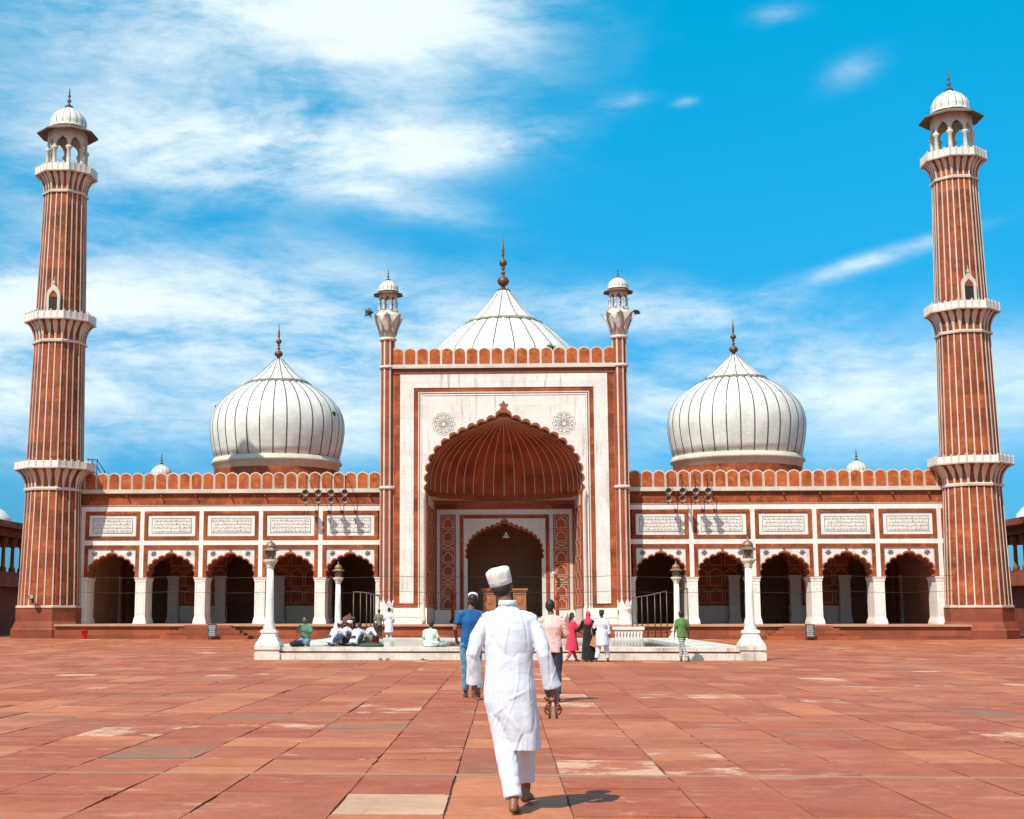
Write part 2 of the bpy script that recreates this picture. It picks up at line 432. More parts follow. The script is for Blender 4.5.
# ------------------------------------------------------------------ mesh builder
class MB:
    def __init__(self):
        self.bm = bmesh.new()
        self.mats = []

    def mi(self, m):
        if m not in self.mats:
            self.mats.append(m)
        return self.mats.index(m)

    def face(self, pts, m, smooth=False):
        vs = [self.bm.verts.new(p) for p in pts]
        try:
            f = self.bm.faces.new(vs)
        except ValueError:
            return
        f.material_index = self.mi(m)
        f.smooth = smooth

    def box(self, x0, x1, y0, y1, z0, z1, m, rot=0, piv=None):
        vs = [Vector((x, y, z)) for z in (z0, z1) for y in (y0, y1) for x in (x0, x1)]
        if rot:
            c = Vector(piv or ((x0 + x1) / 2, (y0 + y1) / 2, 0))
            R = Matrix.Rotation(rot, 3, 'Z')
            vs = [R @ (v - c) + c for v in vs]
        vs = [self.bm.verts.new(v) for v in vs]
        k = self.mi(m)
        for q in ((0, 2, 3, 1), (4, 5, 7, 6), (0, 1, 5, 4), (2, 6, 7, 3), (0, 4, 6, 2), (1, 3, 7, 5)):
            f = self.bm.faces.new([vs[i] for i in q])
            f.material_index = k

    def extrude(self, pts, d, m, side=None):
        """pts: list of 3d points (planar, simple outline); d: Vector of the thickness."""
        k, ks = self.mi(m), self.mi(side or m)
        d = Vector(d)
        a = [self.bm.verts.new(p) for p in pts]
        b = [self.bm.verts.new(Vector(p) + d) for p in pts]
        f1 = self.bm.faces.new(a)
        f2 = self.bm.faces.new(list(reversed(b)))
        f1.material_index = k
        f2.material_index = k
        n = len(pts)
        for i in range(n):
            j = (i + 1) % n
            f = self.bm.faces.new((a[j], a[i], b[i], b[j]))
            f.material_index = ks
        f1.normal_update()
        f2.normal_update()
        bmesh.ops.triangulate(self.bm, faces=[f1, f2])

    def plate(self, xz, y0, y1, m, side=None):
        self.extrude([(x, y0, z) for x, z in xz], (0, y1 - y0, 0), m, side)

    def loft(self, rings, m, cap=True, smooth=True, matf=None):
        k = self.mi(m)
        vr = [[self.bm.verts.new(p) for p in r] for r in rings]
        n = len(vr[0])
        for i in range(len(vr) - 1):
            for j in range(n):
                q = (vr[i][j], vr[i][(j + 1) % n], vr[i + 1][(j + 1) % n], vr[i + 1][j])
                f = self.bm.faces.new(q)
                f.material_index = k if matf is None else self.mi(matf(i, j))
                f.smooth = smooth
        if cap:
            for r, rev in ((vr[0], True), (vr[-1], False)):
                f = self.bm.faces.new(list(reversed(r)) if rev else r)
                f.material_index = k

    def lathe(self, prof, m, n=32, c=(0, 0, 0), smooth=True, mod=None, ang=0.0, cap=True):
        c = Vector(c)
        rings = []
        for r, z in prof:
            ring = []
            for j in range(n):
                a = ang + 2 * pi * j / n
                rr = max(r, 1e-4) * (mod(a, z) if mod else 1)
                ring.append(c + Vector((rr * cos(a), rr * sin(a), z)))
            rings.append(ring)
        self.loft(rings, m, cap, smooth)

    def limb(self, pts, radii, m, n=12, flat=False, sub=1, squash=None):
        """A tapered limb through joints; rounded ends unless flat."""
        pts = [Vector(p) for p in pts]
        rings = []
        up = Vector((0.03, 1, 0.05))
        for i, p in enumerate(pts):
            d = (pts[min(i + 1, len(pts) - 1)] - pts[max(i - 1, 0)]).normalized()
            a = d.cross(up)
            if a.length < 0.1:
                a = d.cross(Vector((1, 0, 0)))
            a.normalize()
            b = d.cross(a)
            r = radii[i]
            rx, ry = (r if isinstance(r, tuple) else (r, r))
            ends = []
            if not flat and i == 0:
                ends = [(-0.92, 0.4), (-0.6, 0.8)]
            if not flat and i == len(pts) - 1:
                ends = [(0.6, 0.8), (0.92, 0.4)]
            seq = [(0, 1)]
            seq = ends + seq if i == 0 else seq + ends
            for off, s in seq:
                rings.append([p + d * off * rx + a * rx * s * cos(2 * pi * j / n) + b * ry * s * sin(2 * pi * j / n) for j in range(n)])
        self.loft(rings, m)

    def ellipsoid(self, c, r, m, rot=None, n=16, k=10):
        c = Vector(c)
        R = rot or Matrix.Identity(3)
        rings = []
        for i in range(1, k):
            t = pi * i / k
            rings.append([c + R @ Vector((r[0] * sin(t) * cos(2 * pi * j / n), r[1] * sin(t) * sin(2 * pi * j / n), -r[2] * cos(t))) for j in range(n)])
        self.loft(rings, m)

    def ribbon(self, pts, w, d, m, nrm=Vector((0, -1, 0))):
        """A flat raised line of width w following pts on a surface with outward normal nrm (or a list of normals)."""
        pts = [Vector(p) for p in pts]
        rings = []
        for i, p in enumerate(pts):
            t = (pts[min(i + 1, len(pts) - 1)] - pts[max(i - 1, 0)]).normalized()
            n = nrm[i] if isinstance(nrm, list) else nrm
            s = t.cross(n).normalized() * (w / 2)
            rings.append([p - s - n * 0.01, p + s - n * 0.01, p + s + n * d, p - s + n * d])
        self.loft(rings, m, smooth=False)

    def build(self, name, parent=None, loc=None, recalc=True, **tags):
        me = bpy.data.meshes.new(name)
        if recalc:
            bmesh.ops.recalc_face_normals(self.bm, faces=self.bm.faces[:])
        self.bm.to_mesh(me)
        self.bm.free()
        for m in self.mats:
            me.materials.append(MATS[m])
        o = bpy.data.objects.new(name, me)
        COL.objects.link(o)
        if parent:
            o.parent = parent
        if loc is not None:
            o.location = loc
        for k, v in tags.items():
            o[k] = v
        return o


def empty(name, loc, label, cat, group=None, rz=0, scale=1):
    o = bpy.data.objects.new(name, None)
    COL.objects.link(o)
    o.location = loc
    o.rotation_euler = (0, 0, rz)
    o.scale = (scale,) * 3
    o['label'] = label
    o['category'] = cat
    if group:
        o['group'] = group
    return o


KIDS = {}


def children_of(o):
    return [c for c in bpy.data.objects if c.parent == o]


def copy_tree(o, parent=None, loc=None, label=None, rz=None):
    c = o.copy()
    COL.objects.link(c)
    c.parent = parent
    if loc is not None:
        c.location = loc
    if rz is not None:
        c.rotation_euler = (0, 0, rz)
    if label:
        c['label'] = label
    for ch in children_of(o):
        copy_tree(ch, c)
    return c


# normalised half of a pointed Mughal arch: (x/half width, z/rise)
ARCH = [(1.0, 0.0), (1.0, 0.14), (0.99, 0.28), (0.955, 0.41), (0.885, 0.53), (0.78, 0.635), (0.65, 0.725), (0.50, 0.80), (0.34, 0.865),
        (0.20, 0.915), (0.09, 0.96), (0.0, 1.03)]


def resample(pts, n):
    L = [0.0]
    for a, b in zip(pts, pts[1:]):
        L.append(L[-1] + sqrt((a[0] - b[0]) ** 2 + (a[1] - b[1]) ** 2))
    out = []
    for i in range(n + 1):
        s = L[-1] * i / n
        k = 0
        while k < len(L) - 2 and L[k + 1] < s:
            k += 1
        u = (s - L[k]) / max(1e-9, L[k + 1] - L[k])
        out.append((pts[k][0] + (pts[k + 1][0] - pts[k][0]) * u, pts[k][1] + (pts[k + 1][1] - pts[k][1]) * u))
    return out


def arch_curve(w, z0, h, cusps=0, depth=0.1, off=0.0):
    """Right springing -> apex -> left springing, as (x, z). Foils bulge away from the opening."""
    half = [(x * (w + off), z0 + z * (h + off)) for x, z in ARCH]
    half = resample(half, 48)
    if cusps:
        pts = []
        per = 48 // cusps
        base = resample(half, per * cusps)
        for i, p in enumerate(base):
            a, b = base[max(0, i - 1)], base[min(len(base) - 1, i + 1)]
            tx, tz = b[0] - a[0], b[1] - a[1]
            l = sqrt(tx * tx + tz * tz)
            nx, nz = tz / l, -tx / l
            if i == len(base) - 1:
                nx, nz = 0, 1
            ph = (i % per) / per
            s = sin(pi * ph) ** 0.6 * depth if i < len(base) - 1 else 0.0
            pts.append((p[0] + nx * s, p[1] + nz * s))
        half = pts
    left = [(-x, z) for x, z in reversed(half[:-1])]
    return half + left


# ------------------------------------------------------------------ ground
g = MB()
g.face([(-3000, -3000, -0.06), (3000, -3000, -0.06), (3000, 3000, -0.06), (-3000, 3000, -0.06)], 'soil')
g.build('ground', kind='structure')


def courtyard():
    rnd = random.Random(11)
    bm = bmesh.new()
    lay = bm.loops.layers.color.new('slab')
    xs_base = [(-0.47, 0.50)]
    x = 0.50
    while x < 46:
        w = rnd.choice((0.86, 0.92, 0.97, 1.0, 0.80, 1.08))
        xs_base.append((x, x + w))
        x += w
    x = -0.47
    while x > -46:
        w = rnd.choice((0.86, 0.92, 0.97, 1.0, 0.80, 1.08))
        xs_base.append((x - w, x))
        x -= w
    marks = [3.2, 4.6, 6.0, 7.4, 8.8, 10.85, 13.5, 14.85, 16.2, 17.4, 18.8, 20.3]
    rows = list(zip(marks, marks[1:]))
    y = marks[-1]
    while y < 88.5:
        h = rnd.choice((1.25, 1.3, 1.35, 1.2, 0.8, 1.6, 2.0))
        rows.append((y, y + h))
        y += h

    def add(x0, x1, y0, y1, tone, pale, grey):
        near = y0 < 32
        gx = 0.002 + rnd.random() * 0.005
        gy = 0.006 + rnd.random() * 0.012
        z = rnd.gauss(0, 0.0026)
        tx, ty = rnd.gauss(0, 0.0012), rnd.gauss(0, 0.0018)
        n = 7 if near else 1
        a0, a1, b0, b1 = x0 + gx, x1 - gx, y0 + gy, y1 - gy
        ch = [rnd.uniform(.01, .05) if near and rnd.random() < .35 else 0.004 for _ in range(4)]
        cs = [((a0, b0), (a1, b0), ch[0], ch[1]), ((a1, b0), (a1, b1), ch[1], ch[2]), ((a1, b1), (a0, b1), ch[2], ch[3]), ((a0, b1), (a0, b0), ch[3], ch[0])]
        P = []
        for ei, (p, q, c0_, c1_) in enumerate(cs):
            L = abs(q[0] - p[0]) + abs(q[1] - p[1])
            ux, uy = (q[0] - p[0]) / L, (q[1] - p[1]) / L
            bow = rnd.gauss(0, 0.004)
            for i in range(n + 1):
                u = c0_ + (L - c0_ - c1_) * i / n if near else (0.0 if i == 0 else None)
                if u is None:
                    continue
                j = (-abs(rnd.gauss(0, 0.003)) + bow * sin(pi * i / n)) if near and 0 < i < n else 0
                if near and rnd.random() < .025:
                    j -= rnd.uniform(.006, .022)
                # inward is to the left of travel
                px_, py_ = p[0] + ux * u - uy * (-j), p[1] + uy * u + ux * (-j)
                P.append((px_, py_, z + tx * (1 if px_ < (x0 + x1) / 2 else -1) + ty * (1 if py_ < (y0 + y1) / 2 else -1)))
        top = [bm.verts.new(p) for p in P]
        bot = [bm.verts.new((p[0], p[1], -0.05)) for p in P]
        fs = [bm.faces.new(top)]
        for i in range(len(P)):
            j = (i + 1) % len(P)
            fs.append(bm.faces.new((top[i], bot[i], bot[j], top[j])))
        for f in fs:
            for l in f.loops:
                l[lay] = (tone, pale, grey, 1)
    # columns run with the joints towards the hall; some blocks of slabs are shifted or cut
    colshift = [rnd.gauss(0, 0.03) for _ in xs_base]
    for ci, (x0, x1) in enumerate(xs_base):
        prev = rnd.random()
        skip = False
        for ri, (y0, y1) in enumerate(rows):
            fy = (y0 + y1) / 2
            if abs((x0 + x1) / 2) > 0.46 * fy + 6 + 2:
                continue
            if skip:
                skip = False
                continue
            tone = min(1, max(0, 0.55 + rnd.gauss(0, 0.27)))
            r = rnd.random()
            pale = 0.0
            grey = 0.0
            if r < 0.11:
                pale = 0.5 + 0.4 * rnd.random()
            elif r < 0.32:
                pale = 0.25 + 0.2 * rnd.random()
            elif r < 0.40:
                grey = 0.5 + 0.5 * rnd.random()
            # the pale slabs just ahead of and beside the walking man
            mx = (x0 + x1) / 2
            if abs(y0 - 13.5) < .1 and 0.5 < mx < 1.5:
                pale = 0.90
            if abs(y0 - 13.5) < .1 and 1.5 < mx < 2.6:
                pale = 0.70
            if abs(y0 - 14.85) < .1 and 1.4 < mx < 2.6:
                pale = 0.78
            if abs(y0 - 10.85) < .1 and 0.5 < mx < 2.4:
                pale = 0.68
            if abs(y0 - 10.85) < .1 and -1.5 < mx < -0.5:
                grey, pale = 0.6, 0.97
            if abs(y0 - 14.85) < .1 and -2.5 < mx < -1.3:
                pale = 0.72
            yy1 = y1
            if ri + 1 < len(rows) and rnd.random() < 0.10 and y0 > 13.5:
                yy1 = rows[ri + 1][1]
                skip = True
            if rnd.random() < (0.6 if yy1 - y0 > 2.2 else 0.26) and yy1 - y0 > 1.1:
                ym = y0 + (yy1 - y0) * rnd.uniform(0.35, 0.65)
                add(x0, x1, y0, ym, tone, pale, grey)
                add(x0, x1, ym, yy1, min(1, max(0, tone + rnd.gauss(0, .2))), 0, 0)
            else:
                add(x0, x1, y0, yy1, tone, pale, grey)
    me = bpy.data.meshes.new('courtyard_pavement')
    bm.to_mesh(me)
    bm.free()
    me.materials.append(MATS['slabs'])
    o = bpy.data.objects.new('courtyard_pavement', me)
    COL.objects.link(o)
    o['kind'] = 'structure'


courtyard()
g = MB()
pts = [(-30 + i * .5, 13.49 + random.gauss(0, .006), 0.004) for i in range(121)]
g.ribbon(pts, 0.045, 0.004, 'mortar', Vector((0, 0, 1)))
g.build('mortar_line', kind='structure')
g = MB()
g.box(-60, 60, 2.5, 130, -0.055, -0.016, 'joint_soil')
g.build('courtyard_bed', kind='structure')


# ------------------------------------------------------------------ prayer hall
HY = 86.0
hall = empty('prayer_hall', (0, HY, 0.08), 'red sandstone and white marble mosque prayer hall with three striped domes and tall central arch', 'mosque')
WY = 1.3          # wing face behind the portal face
BAY = [9.62 + 3.765 * k for k in range(5)]


def xz_rect(x0, x1, z0, z1):
    return [(x0, z0), (x1, z0), (x1, z1), (x0, z1)]


def build_wing(s):
    """s = +1 right, -1 left. Solid wall over the arcade."""
    m = MB()
    xa, xb = 6.9, 27.2
    a, b = sorted((s * xa, s * xb))
    # wall above the arches: red carcass
    m.box(a, b, WY + 0.06, WY + 1.6, 5.55, 9.16, 'red')
    # white grid
    m.box(a, b, WY, WY + 0.1, 7.80, 8.10, 'marble')
    m.box(a, b, WY - 0.005, WY + 0.1, 5.67, 5.98, 'marble')
    m.box(a, b, WY - 0.02, WY + 0.06, 8.145, 8.175, 'marble_trim')
    m.box(a, b, WY - 0.01, WY + 0.06, 8.10, 8.143, 'brown')
    for k in range(-1, 5):
        xc = (BAY[k] + 3.765 / 2) if k >= 0 else 7.62
        m.box(s * xc - 0.145, s * xc + 0.145, WY, WY + 0.1, 5.98, 7.80, 'marble')
        m.box(s * xc - 0.145, s * xc + 0.145, WY, WY + 0.1, 3.66, 5.67, 'marble')
    w = m.build('facade_wall', hall)
    # cornice under the merlons
    c = MB()
    c.box(a, b, WY - 0.14, WY + 0.10, 8.93, 9.16, 'marble_trim')
    c.box(a, b, WY - 0.07, WY + 0.10, 8.84, 8.928, 'brown')
    for i in range(9):
        xx = s * (8.4 + i * 2.2)
        c.box(xx - 0.04, xx + 0.04, WY - 0.22, WY - 0.02, 8.70, 8.80, 'brown')
    c.build('cornice', w)


def merlon_mesh(w=0.735, h=1.10, t=0.22):
    m = MB()

    def outl(hw, z0, top):
        pts = [(hw, z0), (hw, top - hw * 0.72)]
        for i in range(1, 7):
            a = pi / 2 * i / 6
            pts.append((hw * cos(a), top - hw * 0.72 + hw * 0.72 * sin(a) * (0.90 if i < 6 else 1.0)))
        return pts + [(-x, z) for x, z in reversed(pts[:-1])]
    m.plate(outl(w / 2, 0, h), 0, t, 'marble_trim')
    m.plate(outl(w / 2 - 0.060, 0.05, h - 0.07), -0.02, 0.02, 'red_merlon')
    return m


M0 = merlon_mesh().build('merlon', hall)
M1 = merlon_mesh(0.755, 1.08).build('merlon', hall)


def put(o, parent, loc):
    c = o.copy()
    COL.objects.link(c)
    c.parent = parent
    c.location = loc
    return c


first = True
for s in (-1, 1):
    for k in range(-2, 24):
        x = s * (BAY[0] + 0.753 * k)
        if first:
            M0.location = (x, WY, 9.165)
            first = False
        else:
            put(M0, hall, (x, WY, 9.165))
first = True
for k in range(-9, 9):
    x = 0.3875 + 0.775 * k
    if abs(x) > 6.9:
        continue
    if first:
        M1.location = (x, 0.0, 16.80)
        first = False
    else:
        put(M1, hall, (x, 0.0, 16.80))


def build_arch_bay():
    """One arcade arch, modelled about x = 0: frame, spandrel, scalloped border, soffit."""
    m = MB()
    hw = 1.74
    # red frame, three sides
    m.box(-hw, -hw + 0.225, WY - 0.03, WY + 0.5, 3.66, 5.665, 'red')
    m.box(hw - 0.225, hw, WY - 0.03, WY + 0.5, 3.66, 5.665, 'red')
    m.box(-hw + 0.225, hw - 0.225, WY - 0.028, WY + 0.5, 5.44, 5.665, 'red')
    # thin moulding inside the frame
    a1 = arch_curve(1.40, 3.66, 1.42, cusps=5, depth=0.11)
    outl = [(1.515, 3.66)] + [(1.515, 5.44), (-1.515, 5.44), (-1.515, 3.66)] + list(reversed(a1))
    m.plate(outl, WY + 0.05, WY + 1.45, 'marble_stained', side='soffit')
    o = m.build('arch', hall)
    b = MB()
    inner = arch_curve(1.395, 3.665, 1.415, cusps=5, depth=0.11)
    outer = arch_curve(1.44, 3.665, 1.50, cusps=5, depth=0.13)
    ring = [(p[0], p[1]) for p in inner]
    b.plate(ring + list(reversed(outer)), WY + 0.015, WY + 0.3, 'soffit')
    # tip ornament
    b.plate([(0.0, 5.12), (0.07, 5.22), (0.035, 5.26), (0.10, 5.34), (0.0, 5.42), (-0.10, 5.34), (-0.035, 5.26), (-0.07, 5.22)], WY + 0.01, WY + 0.06, 'soffit')
    b.build('arch_border', o)
    for sx in (-1, 1):
        r = MB()
        c = (sx * 1.10, 5.13)
        for q in range(8):
            a = q * pi / 4
            pts = []
            for (rr, da) in ((0.03, -0.3), (0.13, -0.28), (0.215, 0.0), (0.13, 0.28), (0.03, 0.3)):
                pts.append((c[0] + rr * cos(a + da), c[1] + rr * sin(a + da)))
            r.plate(pts, WY + 0.035, WY + 0.06, 'black_inlay')
        r.plate([(c[0] + 0.05 * cos(t * pi / 4), c[1] + 0.05 * sin(t * pi / 4)) for t in range(8)], WY + 0.03, WY + 0.06, 'collar_green')
        r.build('rosette', o)
    return o


def build_panel(seed):
    rnd = random.Random(seed)
    m = MB()
    hw = 1.74
    z0, z1 = 5.99, 7.795
    for (a, b, c, d) in ((-hw, hw, z0, z0 + 0.21), (-hw, hw, z1 - 0.21, z1), (-hw, -hw + 0.21, z0 + 0.211, z1 - 0.211), (hw - 0.21, hw, z0 + 0.211, z1 - 0.211)):
        m.box(a, b, WY - 0.035, WY + 0.08, c, d, 'red')
    for (a, b, c, d) in ((-hw + .21, hw - .21, z0 + .21, z0 + 0.245), (-hw + .21, hw - .21, z1 - 0.245, z1 - .21), (-hw + .21, -hw + 0.245, z0 + 0.246, z1 - 0.246),
                         (hw - 0.245, hw - .21, z0 + 0.246, z1 - 0.246)):
        m.box(a, b, WY + 0.0, WY + 0.08, c, d, 'brown')
    m.box(-hw + 0.245, hw - 0.245, WY + 0.03, WY + 0.09, z0 + 0.245, z1 - 0.245, 'marble')
    o = m.build('inscription_panel', hall)
    t = MB()
    iw, a, b = 1.27, 6.42, 7.36
    t.box(-iw, iw, WY + 0.022, WY + 0.05, a, b, 'script_ground')
    for (x0, x1, c, d) in ((-iw, iw, a, a + .025), (-iw, iw, b - .025, b), (-iw, -iw + .025, a + .0255, b - .0255), (iw - .025, iw, a + .0255, b - .0255)):
        t.box(x0, x1, WY + 0.012, WY + 0.03, c, d, 'black_inlay')
    t.build('tablet', o)
    # inlaid calligraphy: connected strokes, uprights and dots in four lines
    k = MB()
    for row in range(4):
        zb = a + 0.11 + row * 0.215
        x = iw - 0.09
        while x > -iw + 0.2:
            L = rnd.uniform(0.08, 0.26)
            n = 6
            dip = rnd.uniform(0.02, 0.06)
            pts = [(x - L * i / n, WY + 0.016, zb + 0.02 - dip * sin(pi * i / n) + rnd.uniform(-.006, .006)) for i in range(n + 1)]
            k.ribbon(pts, 0.020, 0.008, 'script_ink')
            for _ in range(rnd.randint(1, 3)):
                ux = x - rnd.random() * L
                hh = rnd.uniform(0.05, 0.14)
                k.ribbon([(ux, WY + 0.0155, zb), (ux + 0.008, WY + 0.0155, zb + hh)], 0.016, 0.006, 'script_ink')
            if rnd.random() < 0.8:
                dx, dz = x - rnd.random() * L, zb + rnd.choice((-0.05, 0.08, 0.11))
                k.ribbon([(dx, WY + 0.0155, dz), (dx + 0.02, WY + 0.0155, dz + 0.004)], 0.02, 0.007, 'script_ink')
            x -= L + 0.03
    k.build('script', o)
    return o


arch0 = build_arch_bay()
panels = [build_panel(i) for i in range(3)]
used_a = used_p = 0
for s in (-1, 1):
    build_wing(s)
    for k in range(5):
        x = s * BAY[k]
        if used_a == 0:
            arch0.location = (x, 0, 0)
        else:
            copy_tree(arch0, hall, (x, 0, 0))
        used_a += 1
        if used_p < 3:
            panels[used_p].location = (x, 0, 0)
        else:
            copy_tree(panels[used_p % 3], hall, (x, 0, 0))
        used_p += 1


def pillar_mesh(depth=1.7, w=0.32, zt=3.66):
    m = MB()
    y0 = WY + 0.02

    def sect(hw, dd, z):
        return [(-hw, y0 - dd, z), (hw, y0 - dd, z), (hw, y0 + depth + dd, z), (-hw, y0 + depth + dd, z)]
    rings = [sect(w + 0.09, 0.09, 0.78), sect(w + 0.09, 0.09, 0.88), sect(w + 0.06, 0.06, 1.02), sect(w + 0.01, 0.01, 1.18), sect(w, 0.0, 1.25),
             sect(w, 0, zt - 0.30), sect(w + 0.03, 0.03, zt - 0.26), sect(w + 0.03, 0.03, zt - 0.18), sect(w + 0.08, 0.08, zt - 0.06), sect(w + 0.08, 0.08, zt)]
    m.loft([[Vector(p) for p in r] for r in rings], 'marble', smooth=False)
    # sunk panels and a small inlaid flower on the face
    for (za, zb) in ((1.35, 2.45), (2.60, 3.20)):
        pts = [(-w + 0.09, y0 - 0.004, za), (w - 0.09, y0 - 0.004, za), (w - 0.09, y0 - 0.004, zb), (-w + 0.09, y0 - 0.004, zb), (-w + 0.09, y0 - 0.004, za)]
        m.ribbon(pts, 0.022, 0.006, 'marble_grey')
    m.box(-0.05, 0.05, y0 - 0.012, y0 + 0.01, 2.86, 2.96, 'marble_grey')
    return m


P0 = pillar_mesh().build('pillar', hall)
px = []
for s in (-1, 1):
    px += [s * (BAY[k] + 3.765 / 2) for k in range(4)]
    px += [s * (BAY[4] + 1.88), s * 7.70]
for i, x in enumerate(px):
    if i == 0:
        P0.location = (x, 0, 0)
    else:
        put(P0, hall, (x, 0, 0))

# plinth and steps
m = MB()
PF = -2.45
m.box(-27.0, 27.0, PF + 0.15, 28, -0.1, 0.66, 'plinth_red')
m.box(-27.0, 27.0, PF, 28, 0.664, 0.78, 'hall_floor')
m.box(-27.0, 27.0, PF + 0.02, PF + 0.14, -0.1, 0.14, 'base_red')
m.build('plinth', hall)
for (cx, tw) in ((-17.6, 1.4), (17.6, 1.4), (0, 2.6)):
    m = MB()
    yb = PF
    n = 5
    for i in range(n):
        z1 = 0.15 * (n - i) - 0.02 + 0.002 * i
        e = 0.30 * (i)
        m.box(cx - tw - e, cx + tw + e, yb - 0.30 * (i + 1), yb - 0.30 * i + (0.0 if i else 0.1), -0.1, z1, 'base_red' if i % 2 else 'plinth_red')
        if i:
            m.box(cx - tw - e, cx - tw - e + 0.298, yb - 0.30 * i, yb, -0.1, z1 - 0.003, 'base_red')
            m.box(cx + tw + e - 0.298, cx + tw + e, yb - 0.30 * i, yb, -0.1, z1 - 0.003, 'base_red')
    m.build('steps', hall)

# roof, outer walls and the inside of the hall
m = MB()
m.box(-27.1, -6.80, WY + 1.45, 27.8, 8.85, 9.05, 'floor_stone')
m.box(6.80, 27.1, WY + 1.45, 27.8, 8.85, 9.05, 'floor_stone')
m.box(-6.80, 6.80, 10.0, 27.8, 8.85, 9.05, 'floor_stone')
m.build('roof', hall)
m = MB()
m.box(-27.1, 27.1, 27.4, 27.8, 0.78, 8.85, 'interior')
m.box(-26.74, -6.81, 17.0, 17.3, 0.781, 6.89, 'interior')
m.box(6.81, 26.74, 17.0, 17.3, 0.781, 6.89, 'interior')
for s in (-1, 1):
    a, b = sorted((s * 26.75, s * 27.1))
    m.box(a, b, WY + 1.61, 27.4, 0.78, 8.85, 'interior')
m.build('outer_wall', hall)
m = MB()
for s in (-1, 1):
    a, b = sorted((s * 6.8, s * 26.74))
    m.box(a, b, WY + 1.61, 27.38, 6.9, 7.05, 'interior')
    # partition between portal and wing
    a, b = sorted((s * 6.45, s * 6.8))
    m.box(a, b, 6.7, 27.38, 0.78, 8.84, 'interior')
m.build('ceiling', hall)


def inner_wall(s):
    """Second line of arches 11 m behind the facade."""
    y0 = 11.2
    m = MB()
    cs = [10.2, 17.6, 25.0]
    pts = [(6.81, 6.9), (6.81, 0.78)]
    top = []
    for c in cs:
        a = arch_curve(1.65, 3.9, 1.9, cusps=5, depth=0.12)
        pts.append((c - 1.65, 0.78))
        pts += [(c + x, z) for x, z in reversed(a)]
        pts.append((c + 1.65, 0.78))
    pts += [(26.74, 0.78), (26.74, 6.9)]
    pts = [(s * x, z) for x, z in pts]
    m.plate(pts, y0, y0 + 0.9, 'niche_red')
    w = m.build('inner_wall', hall)
    # marble dado, lattice inlay, pilasters
    edges = [6.81] + [v for c in cs for v in (c - 1.65, c + 1.65)] + [26.74]
    for a, b in zip(edges[::2], edges[1::2]):
        if b - a < 0.3:
            continue
        x0, x1 = sorted((s * a, s * b))
        d = MB()
        d.box(x0, x1, y0 - 0.06, y0 + 0.01, 0.781, 1.95, 'marble_grey')
        n = max(1, round((x1 - x0) / 0.95))
        cw = (x1 - x0) / n
        for i in range(n):
            for (za, zb) in ((2.15, 3.15), (3.3, 4.5), (4.7, 5.6)):
                xa, xb = x0 + cw * i + 0.1, x0 + cw * (i + 1) - 0.1
                d.ribbon([(xa, y0, za), (xb, y0, za), (xb, y0, zb - .3), ((xa + xb) / 2, y0, zb), (xa, y0, zb - .3), (xa, y0, za)], 0.035, 0.012, 'marble_trim')
        d.build('dado', w)
    for c in cs:
        for q in (-1, 1):
            p = MB()
            xc = s * c + q * 2.05
            p.box(xc - 0.36, xc + 0.36, y0 - 0.55, y0 - 0.061, 0.782, 3.75, 'marble_grey')
            p.box(xc - 0.42, xc + 0.42, y0 - 0.60, y0 - 0.062, 3.752, 4.0, 'marble_grey')
            p.box(xc - 0.43, xc + 0.43, y0 - 0.61, y0 - 0.0625, 0.783, 1.1, 'marble_grey')
            p.build('pilaster', w)


inner_wall(-1)
inner_wall(1)


